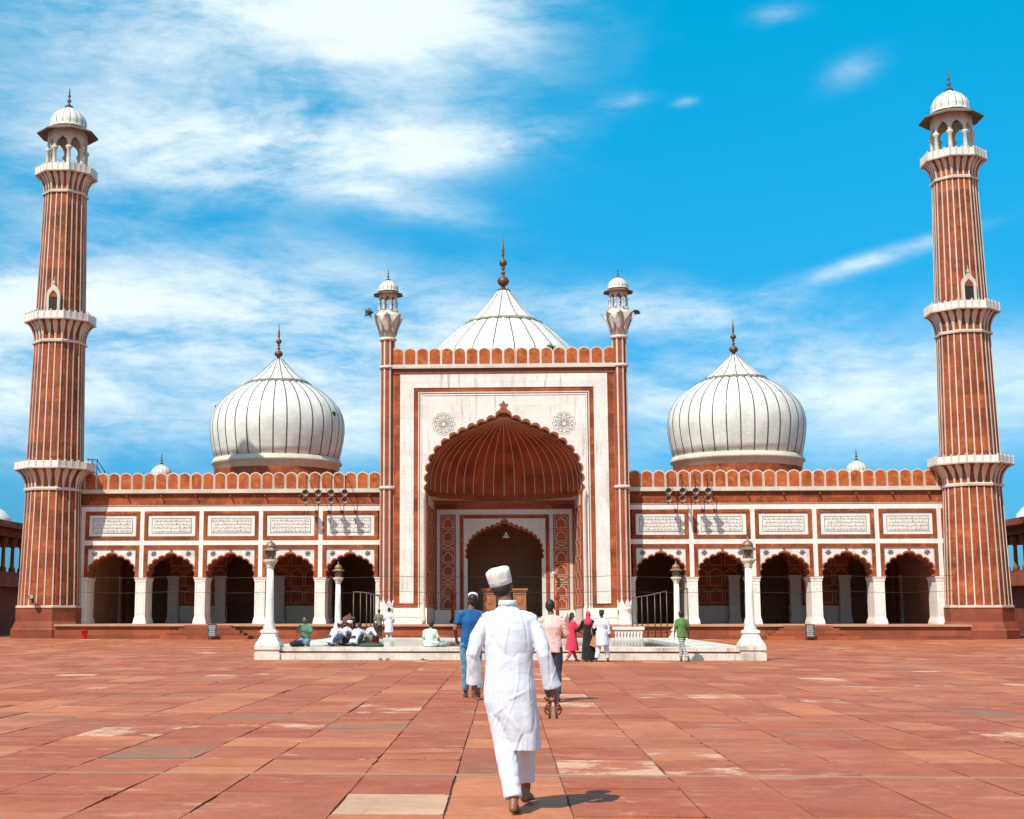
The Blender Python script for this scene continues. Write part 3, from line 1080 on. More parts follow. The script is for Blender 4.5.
# ------------------------------------------------------------------ portal (pishtaq)
def portal():
    m = MB()
    OW, OZ, OH = 4.72, 8.75, 4.85
    arch = arch_curve(OW, OZ, OH, cusps=12, depth=0.14)
    out = [(OW, 0.0), (6.93, 0.0), (6.93, 16.80), (-6.93, 16.80), (-6.93, 0.0), (-OW, 0.0)] + list(reversed(arch))
    m.plate(out, 0.0, 0.9, 'red', side='soffit')
    # tower mass behind the face
    m.box(-6.75, -6.45, 0.92, 10.0, 0, 16.4, 'red')
    m.box(6.45, 6.75, 0.92, 10.0, 0, 16.4, 'red')
    m.box(-6.75, 6.75, 0.92, 10.0, 16.41, 16.6, 'floor_stone')
    m.box(-6.44, 6.44, 9.7, 10.0, 8.0, 16.4, 'red')
    face = m.build('portal', hall)
    f = MB()

    def U(x0, x1, zb, zt0, zt1, y, mat):
        """Inverted U band between half widths x0 (inner) and x1 (outer)."""
        f.box(-x1, -x0, y, 0.03, zb, zt1, mat)
        f.box(x0, x1, y, 0.03, zb, zt1, mat)
        f.box(-x0 + 0.002, x0 - 0.002, y + 0.001, 0.03, zt0, zt1, mat)
    U(5.57, 6.42, 2.02, 15.33, 16.17, -0.035, 'marble_stained')
    U(5.22, 5.30, 1.75, 14.98, 15.06, -0.035, 'marble_trim')
    U(5.08, 5.16, 1.75, 14.84, 14.92, -0.045, 'marble')
    # white field round the arch
    a2 = arch_curve(OW + 0.03, OZ, OH + 0.1, cusps=12, depth=0.20)
    fld = [(5.06, OZ), (5.06, 14.80), (-5.06, 14.80), (-5.06, OZ)] + list(reversed(a2))
    f.plate(fld, -0.03, 0.03, 'marble_stained')
    f.box(-5.06, -4.80, -0.028, 0.03, 1.75, OZ - 0.001, 'marble')
    f.box(4.80, 5.06, -0.028, 0.03, 1.75, OZ - 0.001, 'marble')
    # dado
    for s in (-1, 1):
        a, b = sorted((s * 4.74, s * 6.80))
        f.box(a, b, -0.16, 0.0, 0.80, 1.75, 'marble')
        f.box(a - 0.03, b + 0.03, -0.22, 0.0, 0.66, 0.80, 'marble_grey')
    f.build('frame', face)
    # scalloped border
    b = MB()
    ia = arch_curve(OW - 0.01, OZ, OH - 0.01, cusps=12, depth=0.14)
    oa = arch_curve(OW + 0.02, OZ, OH + 0.12, cusps=12, depth=0.22)
    b.plate(ia + list(reversed(oa)), -0.07, 0.2, 'brown')
    ap = OZ + (OH + 0.1) * 1.03
    b.plate([(-0.05, ap - 0.1), (0.05, ap - 0.1), (0.05, ap + 0.10), (0.22, ap + 0.08), (0.16, ap + 0.28), (0.27, ap + 0.42), (0.11, ap + 0.44), (0.0, ap + 0.66),
             (-0.11, ap + 0.44), (-0.27, ap + 0.42), (-0.16, ap + 0.28), (-0.22, ap + 0.08), (-0.05, ap + 0.10)], -0.08, 0.0, 'brown')
    b.build('arch_border', face)
    # medallions of knotted tracery
    for s in (-1, 1):
        r = MB()
        c = Vector((s * 3.72, -0.034, 13.05))
        for q in range(12):
            a0 = q * pi / 6
            pts = []
            for i in range(17):
                t = 2 * pi * i / 16
                rad = 0.36 + 0.22 * cos(t)
                pts.append(c + Vector((rad * cos(a0 + 0.42 * sin(t)), 0, rad * sin(a0 + 0.42 * sin(t)))))
            r.ribbon(pts, 0.026, 0.008, 'collar_green')
        for R_ in (0.14, 0.68):
            pts = [c + Vector((R_ * (1 + 0.06 * cos(12 * t * 2 * pi / 48)) * cos(t * 2 * pi / 48), 0, R_ * (1 + 0.06 * cos(12 * t * 2 * pi / 48)) * sin(t * 2 * pi / 48))) for t in range(49)]
            r.ribbon(pts, 0.022, 0.007, 'collar_green')
        r.build('medallion', face)
    # colonnettes
    for s in (-1, 1):
        c = MB()
        cx = s * 4.93
        c.lathe([(0.13, 0.82), (0.13, 1.1), (0.085, 1.25), (0.075, 1.6), (0.075, 8.3), (0.11, 8.38), (0.08, 8.5), (0.13, 8.72), (0.05, 8.95)], 'marble_trim', 12, (cx, -0.13, 0))
        c.build('colonnette', face)
    # cornice
    c = MB()
    c.box(-6.85, 6.85, -0.05, 0.0, 16.20, 16.52, 'brown')
    c.box(-6.95, 6.95, -0.20, 0.2, 16.54, 16.66, 'marble_trim')
    c.box(-6.90, 6.90, -0.10, 0.2, 16.662, 16.79, 'marble_trim')
    c.build('cornice', face)
    # half dome of the niche
    d = MB()
    R0, D0 = OW + 0.14, 5.05
    prof = [(x, z) for x, z in ARCH]
    prof = resample(prof, 22)
    nf = 22
    na = nf * 6
    rings = []
    for (x, z) in prof:
        ring = []
        for j in range(na + 1):
            ph = pi * j / na
            sc_ = 1 + 0.010 * abs(sin(nf * ph / 1.0 * 1.0)) * min(1, x * 3)
            r = max(x, 0.004) * R0 * sc_
            ring.append(Vector((r * cos(ph), 0.88 + r * sin(ph) * D0 / R0, OZ + z * (OH + 0.1))))
        rings.append(ring)
    vr = [[d.bm.verts.new(p) for p in r] for r in rings]
    k = d.mi('niche_red')
    for i in range(len(vr) - 1):
        for j in range(na):
            ff = d.bm.faces.new((vr[i][j], vr[i][j + 1], vr[i + 1][j + 1], vr[i + 1][j]))
            ff.material_index = k
            ff.smooth = True
    d.build('half_dome', face)
    rb = MB()
    for q in range(1, nf):
        ph = pi * q / nf
        pts, nr = [], []
        for (x, z) in prof[1:-1]:
            r = x * R0
            pts.append(Vector((r * cos(ph), 0.88 + r * sin(ph) * D0 / R0, OZ + z * (OH + 0.1))))
            nr.append(Vector((-cos(ph), -sin(ph), -0.5 * z)).normalized())
        rb.ribbon(pts, 0.045, 0.025, 'marble_trim', nr)
    rb.build('half_dome_rib', face, kind='stuff') if False else rb.build('rib_inlay', face)
    # ledge and cornice round the niche
    l = MB()
    nseg = 48
    inn, outr = [], []
    for j in range(nseg + 1):
        ph = pi * j / nseg
        cx_, sy_ = cos(ph), sin(ph)
        inn.append((R0 * cx_, 0.88 + sy_ * D0))
        t = min(5.05 / max(abs(cx_), 1e-6), 6.2 / max(sy_, 1e-6))
        outr.append((cx_ * t, 0.88 + sy_ * t))
    for j in range(nseg):
        l.face([(*inn[j], OZ), (*inn[j + 1], OZ), (*outr[j + 1], OZ), (*outr[j], OZ)], 'marble_grey')
    pts, nr = [], []
    for j in range(3, 241 - 3):
        ph = pi * j / 240
        pts.append(Vector(((R0 - .03) * cos(ph), 0.88 + sin(ph) * (D0 - .03), OZ + 0.10 + 0.26 * abs(sin(30 * ph)))))
        nr.append(Vector((-cos(ph), -sin(ph), 0)))
    l.ribbon(pts, 0.05, 0.03, 'soffit', nr)
    l.build('ledge', face)


portal()


def niche():
    """Walls of the deep central recess: side jambs and the door wall."""
    BY = 6.0
    m = MB()
    DW, DZ, DH = 2.42, 4.95, 2.22
    a = arch_curve(DW, DZ, DH, cusps=11, depth=0.09)
    out = [(DW, 0.78), (4.56, 0.78), (4.56, 8.75), (-4.56, 8.75), (-4.56, 0.78), (-DW, 0.78)] + list(reversed(a))
    m.plate(out, BY, BY + 0.7, 'marble_grey', side='soffit')
    w = m.build('door_wall', hall)
    f = MB()
    f.box(-4.56, 4.56, BY - 0.10, BY + 0.01, 8.20, 8.52, 'red')
    f.box(-4.56, 4.56, BY - 0.13, BY + 0.01, 8.56, 8.74, 'soffit')
    # red frame of the door
    f.box(-2.92, -2.68, BY - 0.05, BY + 0.01, 1.68, 7.84, 'red')
    f.box(2.68, 2.92, BY - 0.05, BY + 0.01, 1.68, 7.84, 'red')
    f.box(-2.678, 2.678, BY - 0.049, BY + 0.01, 7.60, 7.84, 'red')
    for s in (-1, 1):
        x0, x1 = sorted((s * 3.18, s * 4.20))
        f.box(x0, x1, BY - 0.04, BY + 0.01, 1.66, 7.84, 'niche_red')
        a0, b0 = sorted((s * 4.42, s * 4.56))
        f.box(a0, b0, BY - 0.03, BY + 0.01, 1.66, 8.19, 'soffit')
        a0, b0 = sorted((s * 2.46, s * 4.56))
        f.box(a0, b0, BY - 0.08, BY + 0.01, 0.781, 1.62, 'marble')
        # inlaid arches and lozenges
        cells = [(6.98, 7.72, 0), (6.12, 6.86, 0), (5.62, 6.0, 1), (4.76, 5.50, 0), (3.90, 4.64, 0), (3.40, 3.78, 1), (2.56, 3.28, 0), (1.74, 2.44, 0)]
        y = BY - 0.04
        xa, xb = x0 + 0.10, x1 - 0.10
        xm = (xa + xb) / 2
        for (z0, z1, t) in cells:
            f.ribbon([(xa, y, z0), (xb, y, z0), (xb, y, z1), (xa, y, z1), (xa, y, z0)], 0.035, 0.012, 'marble_trim')
            if t == 0:
                hw = (xb - xa) / 2 - 0.11
                pts = [(xm + hw, z0 + 0.02), (xm + hw, z0 + 0.32), (xm + hw * .8, z0 + 0.47), (xm + hw * .4, z0 + 0.56), (xm, z0 + 0.64)]
                pts = pts + [(2 * xm - x, z) for x, z in reversed(pts[:-1])]
                f.ribbon([(x, y, z) for x, z in pts], 0.045, 0.014, 'marble_trim')
            else:
                zm = (z0 + z1) / 2
                f.ribbon([(xa + .05, y, z0 + .05), (xm, y, zm), (xb - .05, y, z0 + .05)], 0.035, 0.013, 'marble_trim')
                f.ribbon([(xa + .05, y, z1 - .05), (xm, y, zm + .01), (xb - .05, y, z1 - .05)], 0.035, 0.015, 'marble_trim')
    f.build('inlay_frame', w)
    b = MB()
    oa = arch_curve(DW + 0.02, DZ, DH + 0.20, cusps=11, depth=0.14)
    b.plate(a + list(reversed(oa)), BY - 0.035, BY + 0.3, 'red')
    b.plate([(-0.04, 7.40), (0.04, 7.40), (0.14, 7.46), (0.0, 7.60), (-0.14, 7.46)], BY - 0.06, BY, 'red')
    b.build('arch_border', w)
    # side jambs
    for s in (-1, 1):
        j = MB()
        xf, xb_ = s * 4.74, s * 4.56
        th = s * 0.4
        pts = [(xf, 0.9, 0.78), (xb_, BY + 0.7, 0.78), (xb_ + th, BY + 0.7, 0.78), (xf + th, 0.9, 0.78)]
        j.extrude(pts, (0, 0, 7.96), 'marble_grey')
        nrm = Vector((-s, 0, 0))

        def P(t, z, e=0.0):
            return Vector((xf + (xb_ - xf) * t - s * e, 0.9 + (BY - 0.9) * t, z))
        for (t0, t1) in ((0.04, 0.47), (0.53, 0.96)):
            q = [P(t0, 1.8), P(t1, 1.8), P(t1, 8.1), P(t0, 8.1)]
            j.extrude([v + nrm * 0.03 for v in q], nrm * -0.06, 'niche_red')
            for i in range(6):
                za, zb = 1.9 + i * 1.03, 1.9 + i * 1.03 + 0.93
                e = 0.03
                ta, tb = t0 + 0.05, t1 - 0.05
                j.ribbon([P(ta, za, e), P(tb, za, e), P(tb, zb - 0.25, e), P((ta + tb) / 2, zb, e), P(ta, zb - 0.25, e), P(ta, za, e)], 0.04, 0.012, 'marble_trim', nrm)
        j.build('jamb', hall)
    # floor of the recess and passage, dark hall behind
    r = MB()
    r.box(-4.6, 4.6, 0.0, 0.9, 0.6, 0.787, 'floor_stone')
    r.box(-6.44, 6.44, 13.5, 13.8, 0.781, 7.99, 'interior')
    r.box(-6.44, 6.44, 6.72, 27.3, 8.0, 8.1, 'interior')
    r.build('inner_room', hall)


niche()


# turrets flanking the portal
def octa(n_ang=0.0):
    return lambda a, z: 1.0


def turret_parts(root):
    m = MB()
    n = 8
    prof = []
    rings = []
    NF = 8
    def ring(R, z, rib=0.0):
        pts = []
        for k in range(NF):
            a = 2 * pi * k / NF + pi / 8
            da = 0.075 / R / 2 * 1.3
            pts += [(a - da, R), (a - da, R + rib), (a + da, R + rib), (a + da, R)]
            for q in (1, 2, 3):
                b = a + 2 * pi / NF * q / 4
                pts.append((b, R * (0.955 + 0.02 * (q == 2))))
        return [Vector((r * cos(a), r * sin(a), z)) for a, r in pts]

    def mf(i, j):
        return 'marble_trim' if j % 7 in (0, 1, 2) else 'brown_red'
    m.loft([ring(0.45, 2.0, 0.025), ring(0.44, 18.4, 0.025)], 'brown_red', smooth=False, matf=mf)
    sh = m.build('shaft', root)
    b = MB()
    b.lathe([(0.56, 0.62), (0.56, 0.78), (0.50, 0.82), (0.50, 1.25), (0.44, 1.35), (0.43, 1.55), (0.50, 1.70), (0.50, 1.80)], 'marble', 24)
    for k in range(8):
        a = pi / 4 * k + pi / 8
        R = Matrix.Rotation(a + pi / 2, 3, 'Z')
        pts = [R @ Vector(p) for p in ((-0.19, -0.47, 1.79), (0.19, -0.47, 1.79), (0.15, -0.49, 2.0), (0.0, -0.50, 2.32), (-0.15, -0.49, 2.0))]
        b.extrude(pts, R @ Vector((0, 0.07, 0)), 'marble')
    b.build('base', root)
    for z in (9.1, 16.66, 18.45):
        c = MB()
        c.lathe([(0.47, z - 0.12), (0.55, z - 0.06), (0.55, z + 0.03), (0.48, z + 0.10)], 'marble_trim', 24)
        c.build('collar', root)
    # lotus capital
    l = MB()
    l.lathe([(0.40, 18.5), (0.48, 18.9), (0.66, 19.4), (0.80, 19.9), (0.74, 20.08), (0.3, 20.12)], 'marble_grey', 24, mod=lambda a, z: 1 + 0.05 * cos(8 * a))
    for k in range(8):
        a = pi / 4 * k
        pr = [(0.50, 18.65, 0.06), (0.60, 19.05, 0.21), (0.78, 19.5, 0.28), (0.96, 19.84, 0.20), (1.18, 19.98, 0.02)]
        rings = []
        for (r, z, w) in pr:
            cdir, sd = Vector((cos(a), sin(a), 0)), Vector((-sin(a), cos(a), 0))
            c0 = cdir * r + Vector((0, 0, z))
            rings.append([c0 - sd * w, c0 + cdir * 0.03, c0 + sd * w, c0 - cdir * 0.03])
        l.loft(rings, 'marble_trim')
    l.build('lotus_capital', root)
    build_kiosk(root, 0, 0, 20.09, 0.60, 1.30, 0.98, 0.62, 'gold_dark')


def build_kiosk(root, x, y, z0, R, h, Re, Rd, fin):
    """Octagonal open kiosk with eave, ribbed dome and finial."""
    k = MB()
    kb = MB()
    kb.lathe([(R + 0.12 * R, z0), (R + 0.12 * R, z0 + 0.1 * h), (R, z0 + 0.14 * h)], 'marble_trim', 8, (x, y, 0), smooth=False, ang=pi / 8)
    # arched band under the eave
    zt = z0 + h
    for q in range(8):
        a = pi / 4 * q
        Rm = Matrix.Rotation(a + pi / 2, 3, 'Z')
        ap = R * cos(pi / 8)
        hw = R * sin(pi / 8)
        ar = arch_curve(hw * 0.78, z0 + h * 0.58, h * 0.26)
        pts = [(hw, z0 + h * 0.58), (hw, zt), (-hw, zt), (-hw, z0 + h * 0.58)] + list(reversed(ar))
        k.extrude([Rm @ Vector((px_, -ap, pz)) + Vector((x, y, 0)) for px_, pz in pts], Rm @ Vector((0, 0.12 * R, 0)), 'marble_trim')
    band = k.build('arch_band', root)
    kk = kb.build('kiosk', root)
    c0 = None
    for q in range(8):
        a = pi / 4 * q + pi / 8
        if c0 is None:
            c = MB()
            r = 0.105 * R
            c.lathe([(r * 1.7, z0 + 0.13 * h), (r * 1.5, z0 + 0.2 * h), (r, z0 + 0.25 * h), (r * 0.95, z0 + 0.52 * h), (r * 1.6, z0 + 0.56 * h), (r * 1.5, z0 + 0.6 * h)], 'marble_trim', 10)
            c0 = c.build('column', kk)
            c0.location = (x + R * 0.95 * cos(a), y + R * 0.95 * sin(a), 0)
        else:
            put(c0, kk, (x + R * 0.95 * cos(a), y + R * 0.95 * sin(a), 0))
    e = MB()
    e.lathe([(R * 0.9, zt), (Re, zt - 0.16 * R), (Re, zt - 0.10 * R), (R * 1.0, zt + 0.16 * R), (Rd * 1.02, zt + 0.2 * R)], 'eave', 8, (x, y, 0), smooth=False, ang=pi / 8)
    e.build('eave', root)
    d = MB()
    H = Rd * 1.22
    pf = [(1.04, 0), (1.05, .06), (1.0, .10), (1.03, .22), (1.0, .40), (.90, .58), (.72, .75), (.50, .88), (.30, .96), (.16, 1.04), (.10, 1.10)]
    d.lathe([(r * Rd, zt + 0.2 * R + z * H) for r, z in pf], 'marble_dome', 48, (x, y, 0), mod=lambda a, z: 1 + 0.018 * abs(sin(8 * a)))
    for q in range(16):
        a = 2 * pi * q / 16
        cd = Vector((cos(a), sin(a), 0))
        pts, nr = [], []
        for r, z in pf[2:-1]:
            pts.append(Vector((x, y, 0)) + cd * r * Rd + Vector((0, 0, zt + 0.2 * R + z * H)))
            nr.append((cd + Vector((0, 0, z))).normalized())
        d.ribbon(pts, 0.035 * Rd + 0.01, 0.012, 'collar_green', nr)
    d.build('dome', root)
    f = MB()
    b = zt + 0.2 * R + H * 1.08
    u = Rd
    f.lathe([(.24 * u, b), (.10 * u, b + .08 * u), (.05 * u, b + .2 * u), (.13 * u, b + .32 * u), (.05 * u, b + .44 * u), (.04 * u, b + .52 * u), (.09 * u, b + .6 * u),
             (.04 * u, b + .7 * u), (.045 * u, b + .85 * u), (.005, b + 1.15 * u)], fin, 12, (x, y, 0))
    f.build('finial', root)


stone('brown_red', (0.36, 0.085, 0.035), var=0.8, dark=(0.5, 0.45, 0.45), joints=(5, 0.8), joint_strength=0.5, blockvar=0.1, streak=0.6,
      streak_col=(0.07, 0.035, 0.03))
stone('eave', (0.17, 0.105, 0.075), var=0.6, dark=(0.5, 0.5, 0.5))
plain('gold_dark', (0.16, 0.10, 0.055), 0.5, 0.5, var=0.5)

tp = empty('turret', (0, 0, 0), '', 'x')
del tp['category']
del tp['label']
tp.parent = hall
tp.location = (-7.22, 0.22, 0)
turret_parts(tp)
copy_tree(tp, hall, (7.22, 0.22, 0))


# ------------------------------------------------------------------ domes
def dome(x, y, prof, zdrum, R_drum, lipz, R_lip, collz, coll_r, cone, nline, fin, finr, k=1.0446, g=1.0):
    zz = lambda z: 1.42 + (z - 1.42) * k
    x, y = x * k, 19.5
    prof = [(r * k * g, zz(z)) for r, z in prof]
    cone = [(r * k, zz(z)) for r, z in cone]
    R_drum, R_lip, coll_r, finr = R_drum * k, R_lip * k, coll_r * k, finr * k
    lipz, collz = zz(lipz), zz(collz)
    fin = (zz(fin[0]), fin[1] * k)
    d = MB()
    d.lathe(prof, 'marble_dome', 96, (x, y, 0))
    d.lathe(cone, 'marble_dome', 96, (x, y, 0))
    for q in range(nline):
        a = 2 * pi * (q + 0.5) / nline
        cd = Vector((cos(a), sin(a), 0))
        for P_ in ((prof, cone) if q % 2 else (prof,)):
            pts, nr = [], []
            for i, (r, z) in enumerate(P_):
                i0, i1 = max(0, i - 1), min(len(P_) - 1, i + 1)
                tr, tz = P_[i1][0] - P_[i0][0], P_[i1][1] - P_[i0][1]
                n_ = (cd * tz + Vector((0, 0, -tr))).normalized()
                pts.append(Vector((x, y, 0)) + cd * r + Vector((0, 0, z)))
                nr.append(n_)
            d.ribbon(pts, 0.078 if P_ is prof else 0.065, 0.018, 'black_inlay', nr)
    o = d.build('dome', hall)
    b = MB()
    b.lathe([(R_drum + .1, zdrum), (R_drum, zdrum + .1), (R_drum, lipz - 0.85)], 'red', 72, (x, y, 0), cap=False)
    b.build('drum', o)
    b = MB()
    b.lathe([(R_drum - 0.1, lipz - 0.90), (R_lip - 0.12, lipz - 0.84), (R_lip - 0.05, lipz - 0.45), (R_lip + 0.10, lipz - 0.36), (R_lip + 0.13, lipz - 0.22), (R_lip + 0.02, lipz - 0.14),
             (R_lip - 0.02, lipz + 0.05), (R_lip - 0.2, lipz + 0.06)], 'marble_trim', 96, (x, y, 0))
    b.build('lip', o)
    # lotus collar with drooping petals
    c = MB()
    cr = coll_r
    c.lathe([(cr * 0.90, collz - 0.02), (cr + 0.02, collz - 0.16), (cr + 0.16, collz - 0.20), (cr + 0.10, collz - 0.10), (cr * 0.97, collz + 0.02), (cr * 0.88, collz + 0.06)], 'collar_green',
            nline * 8, (x, y, 0), mod=lambda a, z: 1 + 0.045 * abs(sin(nline / 2 * 1.0 * a)) + 0.02 * noise.noise(Vector((cos(a) * 9, sin(a) * 9, z * 2))))
    c.build('lotus_collar', o)
    f = MB()
    z0, h = fin
    r = finr
    f.lathe([(r * 1.3, z0), (r * 0.8, z0 + .02 * h), (r * .35, z0 + .05 * h), (r * .4, z0 + .08 * h), (r * .85, z0 + .11 * h), (r * 1.12, z0 + .165 * h), (r * .85, z0 + .225 * h), (r * .3, z0 + .26 * h),
             (r * .24, z0 + .30 * h), (r * .5, z0 + .32 * h), (r * .24, z0 + .34 * h), (r * .24, z0 + .39 * h), (r * .42, z0 + .405 * h), (r * .26, z0 + .42 * h), (r * .3, z0 + .44 * h), (r * .62, z0 + .47 * h),
             (r * .74, z0 + .51 * h), (r * .58, z0 + .55 * h), (r * .22, z0 + .58 * h), (r * .18, z0 + .63 * h), (r * .3, z0 + .65 * h), (r * .22, z0 + .68 * h), (r * .26, z0 + .73 * h), (0.01, z0 + h)], 'gold', 20, (x, y, 0))
    f.build('finial', o)


side_prof = [(4.58, 12.5), (4.74, 13.1), (4.88, 13.8), (4.97, 14.5), (4.97, 15.1), (4.84, 15.75), (4.58, 16.3), (4.14, 16.85), (3.62, 17.3), (3.00, 17.72), (2.30, 18.10)]
side_cone = [(2.35, 18.15), (1.95, 18.42), (1.45, 18.82), (1.00, 19.25), (0.65, 19.60), (0.42, 19.85), (0.36, 19.95)]
for sx in (-16.55, 16.72):
    dome(sx, 15.0, side_prof, 9.0, 4.52, 12.45, 4.64, 18.16, 2.27, side_cone, 32, (19.93, 2.75), 0.29, g=0.985)
cen_prof = [(6.0, 14.5), (6.25, 15.5), (6.35, 16.6), (6.30, 17.8), (6.05, 18.9), (5.55, 20.0), (4.72, 20.8), (4.05, 21.45), (3.40, 22.0), (2.70, 22.45)]
cen_cone = [(2.70, 22.48), (2.25, 22.85), (1.80, 23.3), (1.32, 23.85), (0.88, 24.4), (0.55, 24.85), (0.38, 25.0)]
dome(0.05, 15.0, cen_prof, 9.0, 5.9, 14.4, 6.1, 22.5, 2.72, cen_cone, 24, (24.98, 4.1), 0.40)


# corner kiosks on the roof
def roof_kiosk(x):
    r = bpy.data.objects.new('roof_kiosk', None)
    COL.objects.link(r)
    r.parent = hall
    r.location = (x, 26.0, 0)
    b = MB()
    b.lathe([(1.2, 9.0), (1.2, 10.2), (1.0, 10.25)], 'red', 8, smooth=False, ang=pi / 8)
    b.build('base', r)
    build_kiosk(r, 0, 0, 10.2, 1.0, 2.0, 1.45, 0.82, 'gold_dark')


roof_kiosk(-27.8)
roof_kiosk(27.9)


# ------------------------------------------------------------------ minarets
def minaret(x, y, label):
    root = empty('minaret', (x, y, 0.10), label, 'minaret', 'twin minarets at the ends of the facade')

    def oct_r(ang):
        w = (ang + pi / 8) % (pi / 4) - pi / 8
        return 1 / cos(w)

    def ring(R, z, rib=0.04, wide=0.078, blend=0.6):
        pts = []
        for k in range(24):
            a = 2 * pi * (k + 0.5) / 24
            da = wide / R / 2
            o_ = 0.955 * (1 + blend * (oct_r(a) - 1))
            pts += [(a - da, R * o_), (a - da, R * o_ + rib), (a + da, R * o_ + rib), (a + da, R * o_)]
            for q in (1, 2, 3):
                b = a + 2 * pi / 24 * q / 4
                ob = 0.955 * (1 + blend * (oct_r(b) - 1))
                pts.append((b, R * ob + (0.012 if q == 2 else 0.006) * 1.5))
        return [Vector((r * cos(a), r * sin(a), z)) for a, r in pts]

    def mf(i, j):
        return 'marble_trim' if j % 7 in (0, 1, 2) else 'red'
    # base
    b = MB()
    pr = [(2.38, -0.15), (2.38, 0.42), (2.30, 0.50), (2.26, 0.56), (2.26, 0.60), (2.18, 0.80), (2.11, 0.95), (2.11, 1.72), (2.15, 1.78)]
    b.lathe([(r * 1.03, z) for r, z in pr], 'base_red', 8, smooth=False, ang=pi / 8)
    b.lathe([(2.18, 1.781), (2.18, 1.90), (2.06, 1.93)], 'marble_trim', 8, smooth=False, ang=pi / 8)
    b.build('base', root)
    segs = [(2.03, 1.93, 1.82, 9.15), (1.86, 10.6, 1.67, 18.7), (1.65, 20.1, 1.42, 28.7)]
    for (r0, z0, r1, z1) in segs:
        s = MB()
        s.loft([ring(r0, z0), ring(r1, z1)], 'red', smooth=False, matf=mf)
        s.build('shaft', root)
    decks = [(9.15, 10.48, 1.82, 2.55, 0.50), (18.7, 20.1, 1.67, 2.28, 0.55), (28.7, 30.0, 1.42, 2.02, 0.55)]
    for (z0, z1, r0, r1, rh) in decks:
        d = MB()
        d.lathe([(r0 * 1.0, z0 - .02), (r0 + 0.17, z0), (r0 + 0.19, z0 + 0.12), (r0 + 0.05, z0 + 0.2)], 'marble_trim', 8, smooth=False, ang=pi / 8)
        pf = []
        for i in range(9):
            t = i / 8
            r = r0 * 0.985 + (r1 * 0.97 - r0) * (t ** 2.2)
            pf.append((r, z0 + 0.15 + (z1 - z0 - 0.15) * (1 - (1 - t) ** 1.25)))
        rings = []
        for (r, z) in pf:
            rings.append([Vector((r * 0.955 * oct_r(2 * pi * j / 72) * cos(2 * pi * j / 72), r * 0.955 * oct_r(2 * pi * j / 72) * sin(2 * pi * j / 72), z)) for j in range(72)])
        d.loft(rings, 'red', cap=False)
        # deck slab and parapet
        k8 = 1 / cos(pi / 8) * 0.955
        d.lathe([(r1 * k8 - .3, z1 - 0.02), (r1 * k8 + 0.06, z1 - .02), (r1 * k8 + 0.08, z1 + 0.06), (r1 * k8 + 0.02, z1 + 0.08)], 'marble_trim', 8, smooth=False, ang=pi / 8)
        bal = d.build('balcony', root)
        p = MB()
        for q in range(8):
            a = pi / 4 * q
            Rm = Matrix.Rotation(a + pi / 2, 3, 'Z')
            ap = r1 * 0.955
            hw = ap * math.tan(pi / 8)
            pts = [Rm @ Vector(v) for v in ((-hw, -ap, z1 + .08), (hw, -ap, z1 + .08), (hw, -ap, z1 + .08 + rh * .8), (-hw, -ap, z1 + .08 + rh * .8))]
            p.extrude(pts, Rm @ Vector((0, 0.09, 0)), 'marble')
            for t in (-0.98, -0.5, 0, 0.5):
                cx = hw * t
                pts = [Rm @ Vector(v) for v in ((cx - .05, -ap - .02, z1 + .08), (cx + .05, -ap - .02, z1 + .08), (cx + .05, -ap - .02, z1 + .08 + rh), (cx - .05, -ap - .02, z1 + .08 + rh))]
                p.extrude(pts, Rm @ Vector((0, 0.13, 0)), 'marble_trim')
        p.build('parapet', bal)
        # tulip brackets
        br0 = {}
        for q in range(24):
            cls = q % 3                      # three brackets to a face: middle, and left/right of it
            a = 2 * pi * (q + 0.5) / 24
            bm_ = MB()
            rings = []
            o_ = 0.955 * oct_r(a)
            cd, sd = Vector((cos(a), sin(a), 0)), Vector((-sin(a), cos(a), 0))
            for i, (r, z) in enumerate(pf):
                t = i / 8
                w = r0 * 0.036 + r0 * 0.075 * sin(min(1, t * 1.12) * pi / 2) ** 2
                if i == 8:
                    w *= 0.5
                if i == 7:
                    w *= 0.85
                tr = pf[min(8, i + 1)][0] - pf[max(0, i - 1)][0]
                tz = pf[min(8, i + 1)][1] - pf[max(0, i - 1)][1]
                nn = (cd * tz - Vector((0, 0, tr))).normalized()
                c0 = cd * r * o_ + Vector((0, 0, z))
                rings.append([c0 - sd * w - nn * .02, c0 + sd * w - nn * .02, c0 + sd * w + nn * .035, c0 + nn * .06, c0 - sd * w + nn * .035])
            bm_.loft(rings, 'marble_trim', smooth=False)
            bm_.build('bracket', bal)
    # window at the foot of the top stage, facing the court
    w = MB()
    yy = -1.70
    w.box(-0.30, 0.30, yy - .02, yy + 0.2, 20.55, 21.75, 'iron')
    wn = w.build('window', root)
    fr = MB()
    o_ = [(0.46, 20.35), (0.46, 21.75), (0.40, 22.0), (0.22, 22.22), (0.0, 22.45)]
    i_ = [(0.29, 20.35), (0.29, 21.62), (0.24, 21.80), (0.12, 21.93), (0.0, 22.05)]
    o_ = o_ + [(-a, b) for a, b in reversed(o_[:-1])]
    i_ = i_ + [(-a, b) for a, b in reversed(i_[:-1])]
    fr.plate(o_ + list(reversed(i_)), yy - .09, yy + 0.25, 'marble_trim')
    fr.plate([(-.29, 21.60), (.29, 21.60), (.24, 21.80), (.12, 21.93), (0, 22.05), (-.12, 21.93), (-.24, 21.80)], yy - .05, yy + .2, 'red')
    fr.lathe([(.02, 22.4), (.09, 22.5), (.09, 22.58), (.02, 22.7), (.005, 22.95)], 'marble_trim', 8, (0, yy, 0))
    fr.build('frame', wn)
    build_kiosk(root, 0, 0, 30.05, 1.36, 3.05, 2.10, 1.22, 'copper_dark')
    root.scale = (0.935, 0.935, 0.982)
    return root


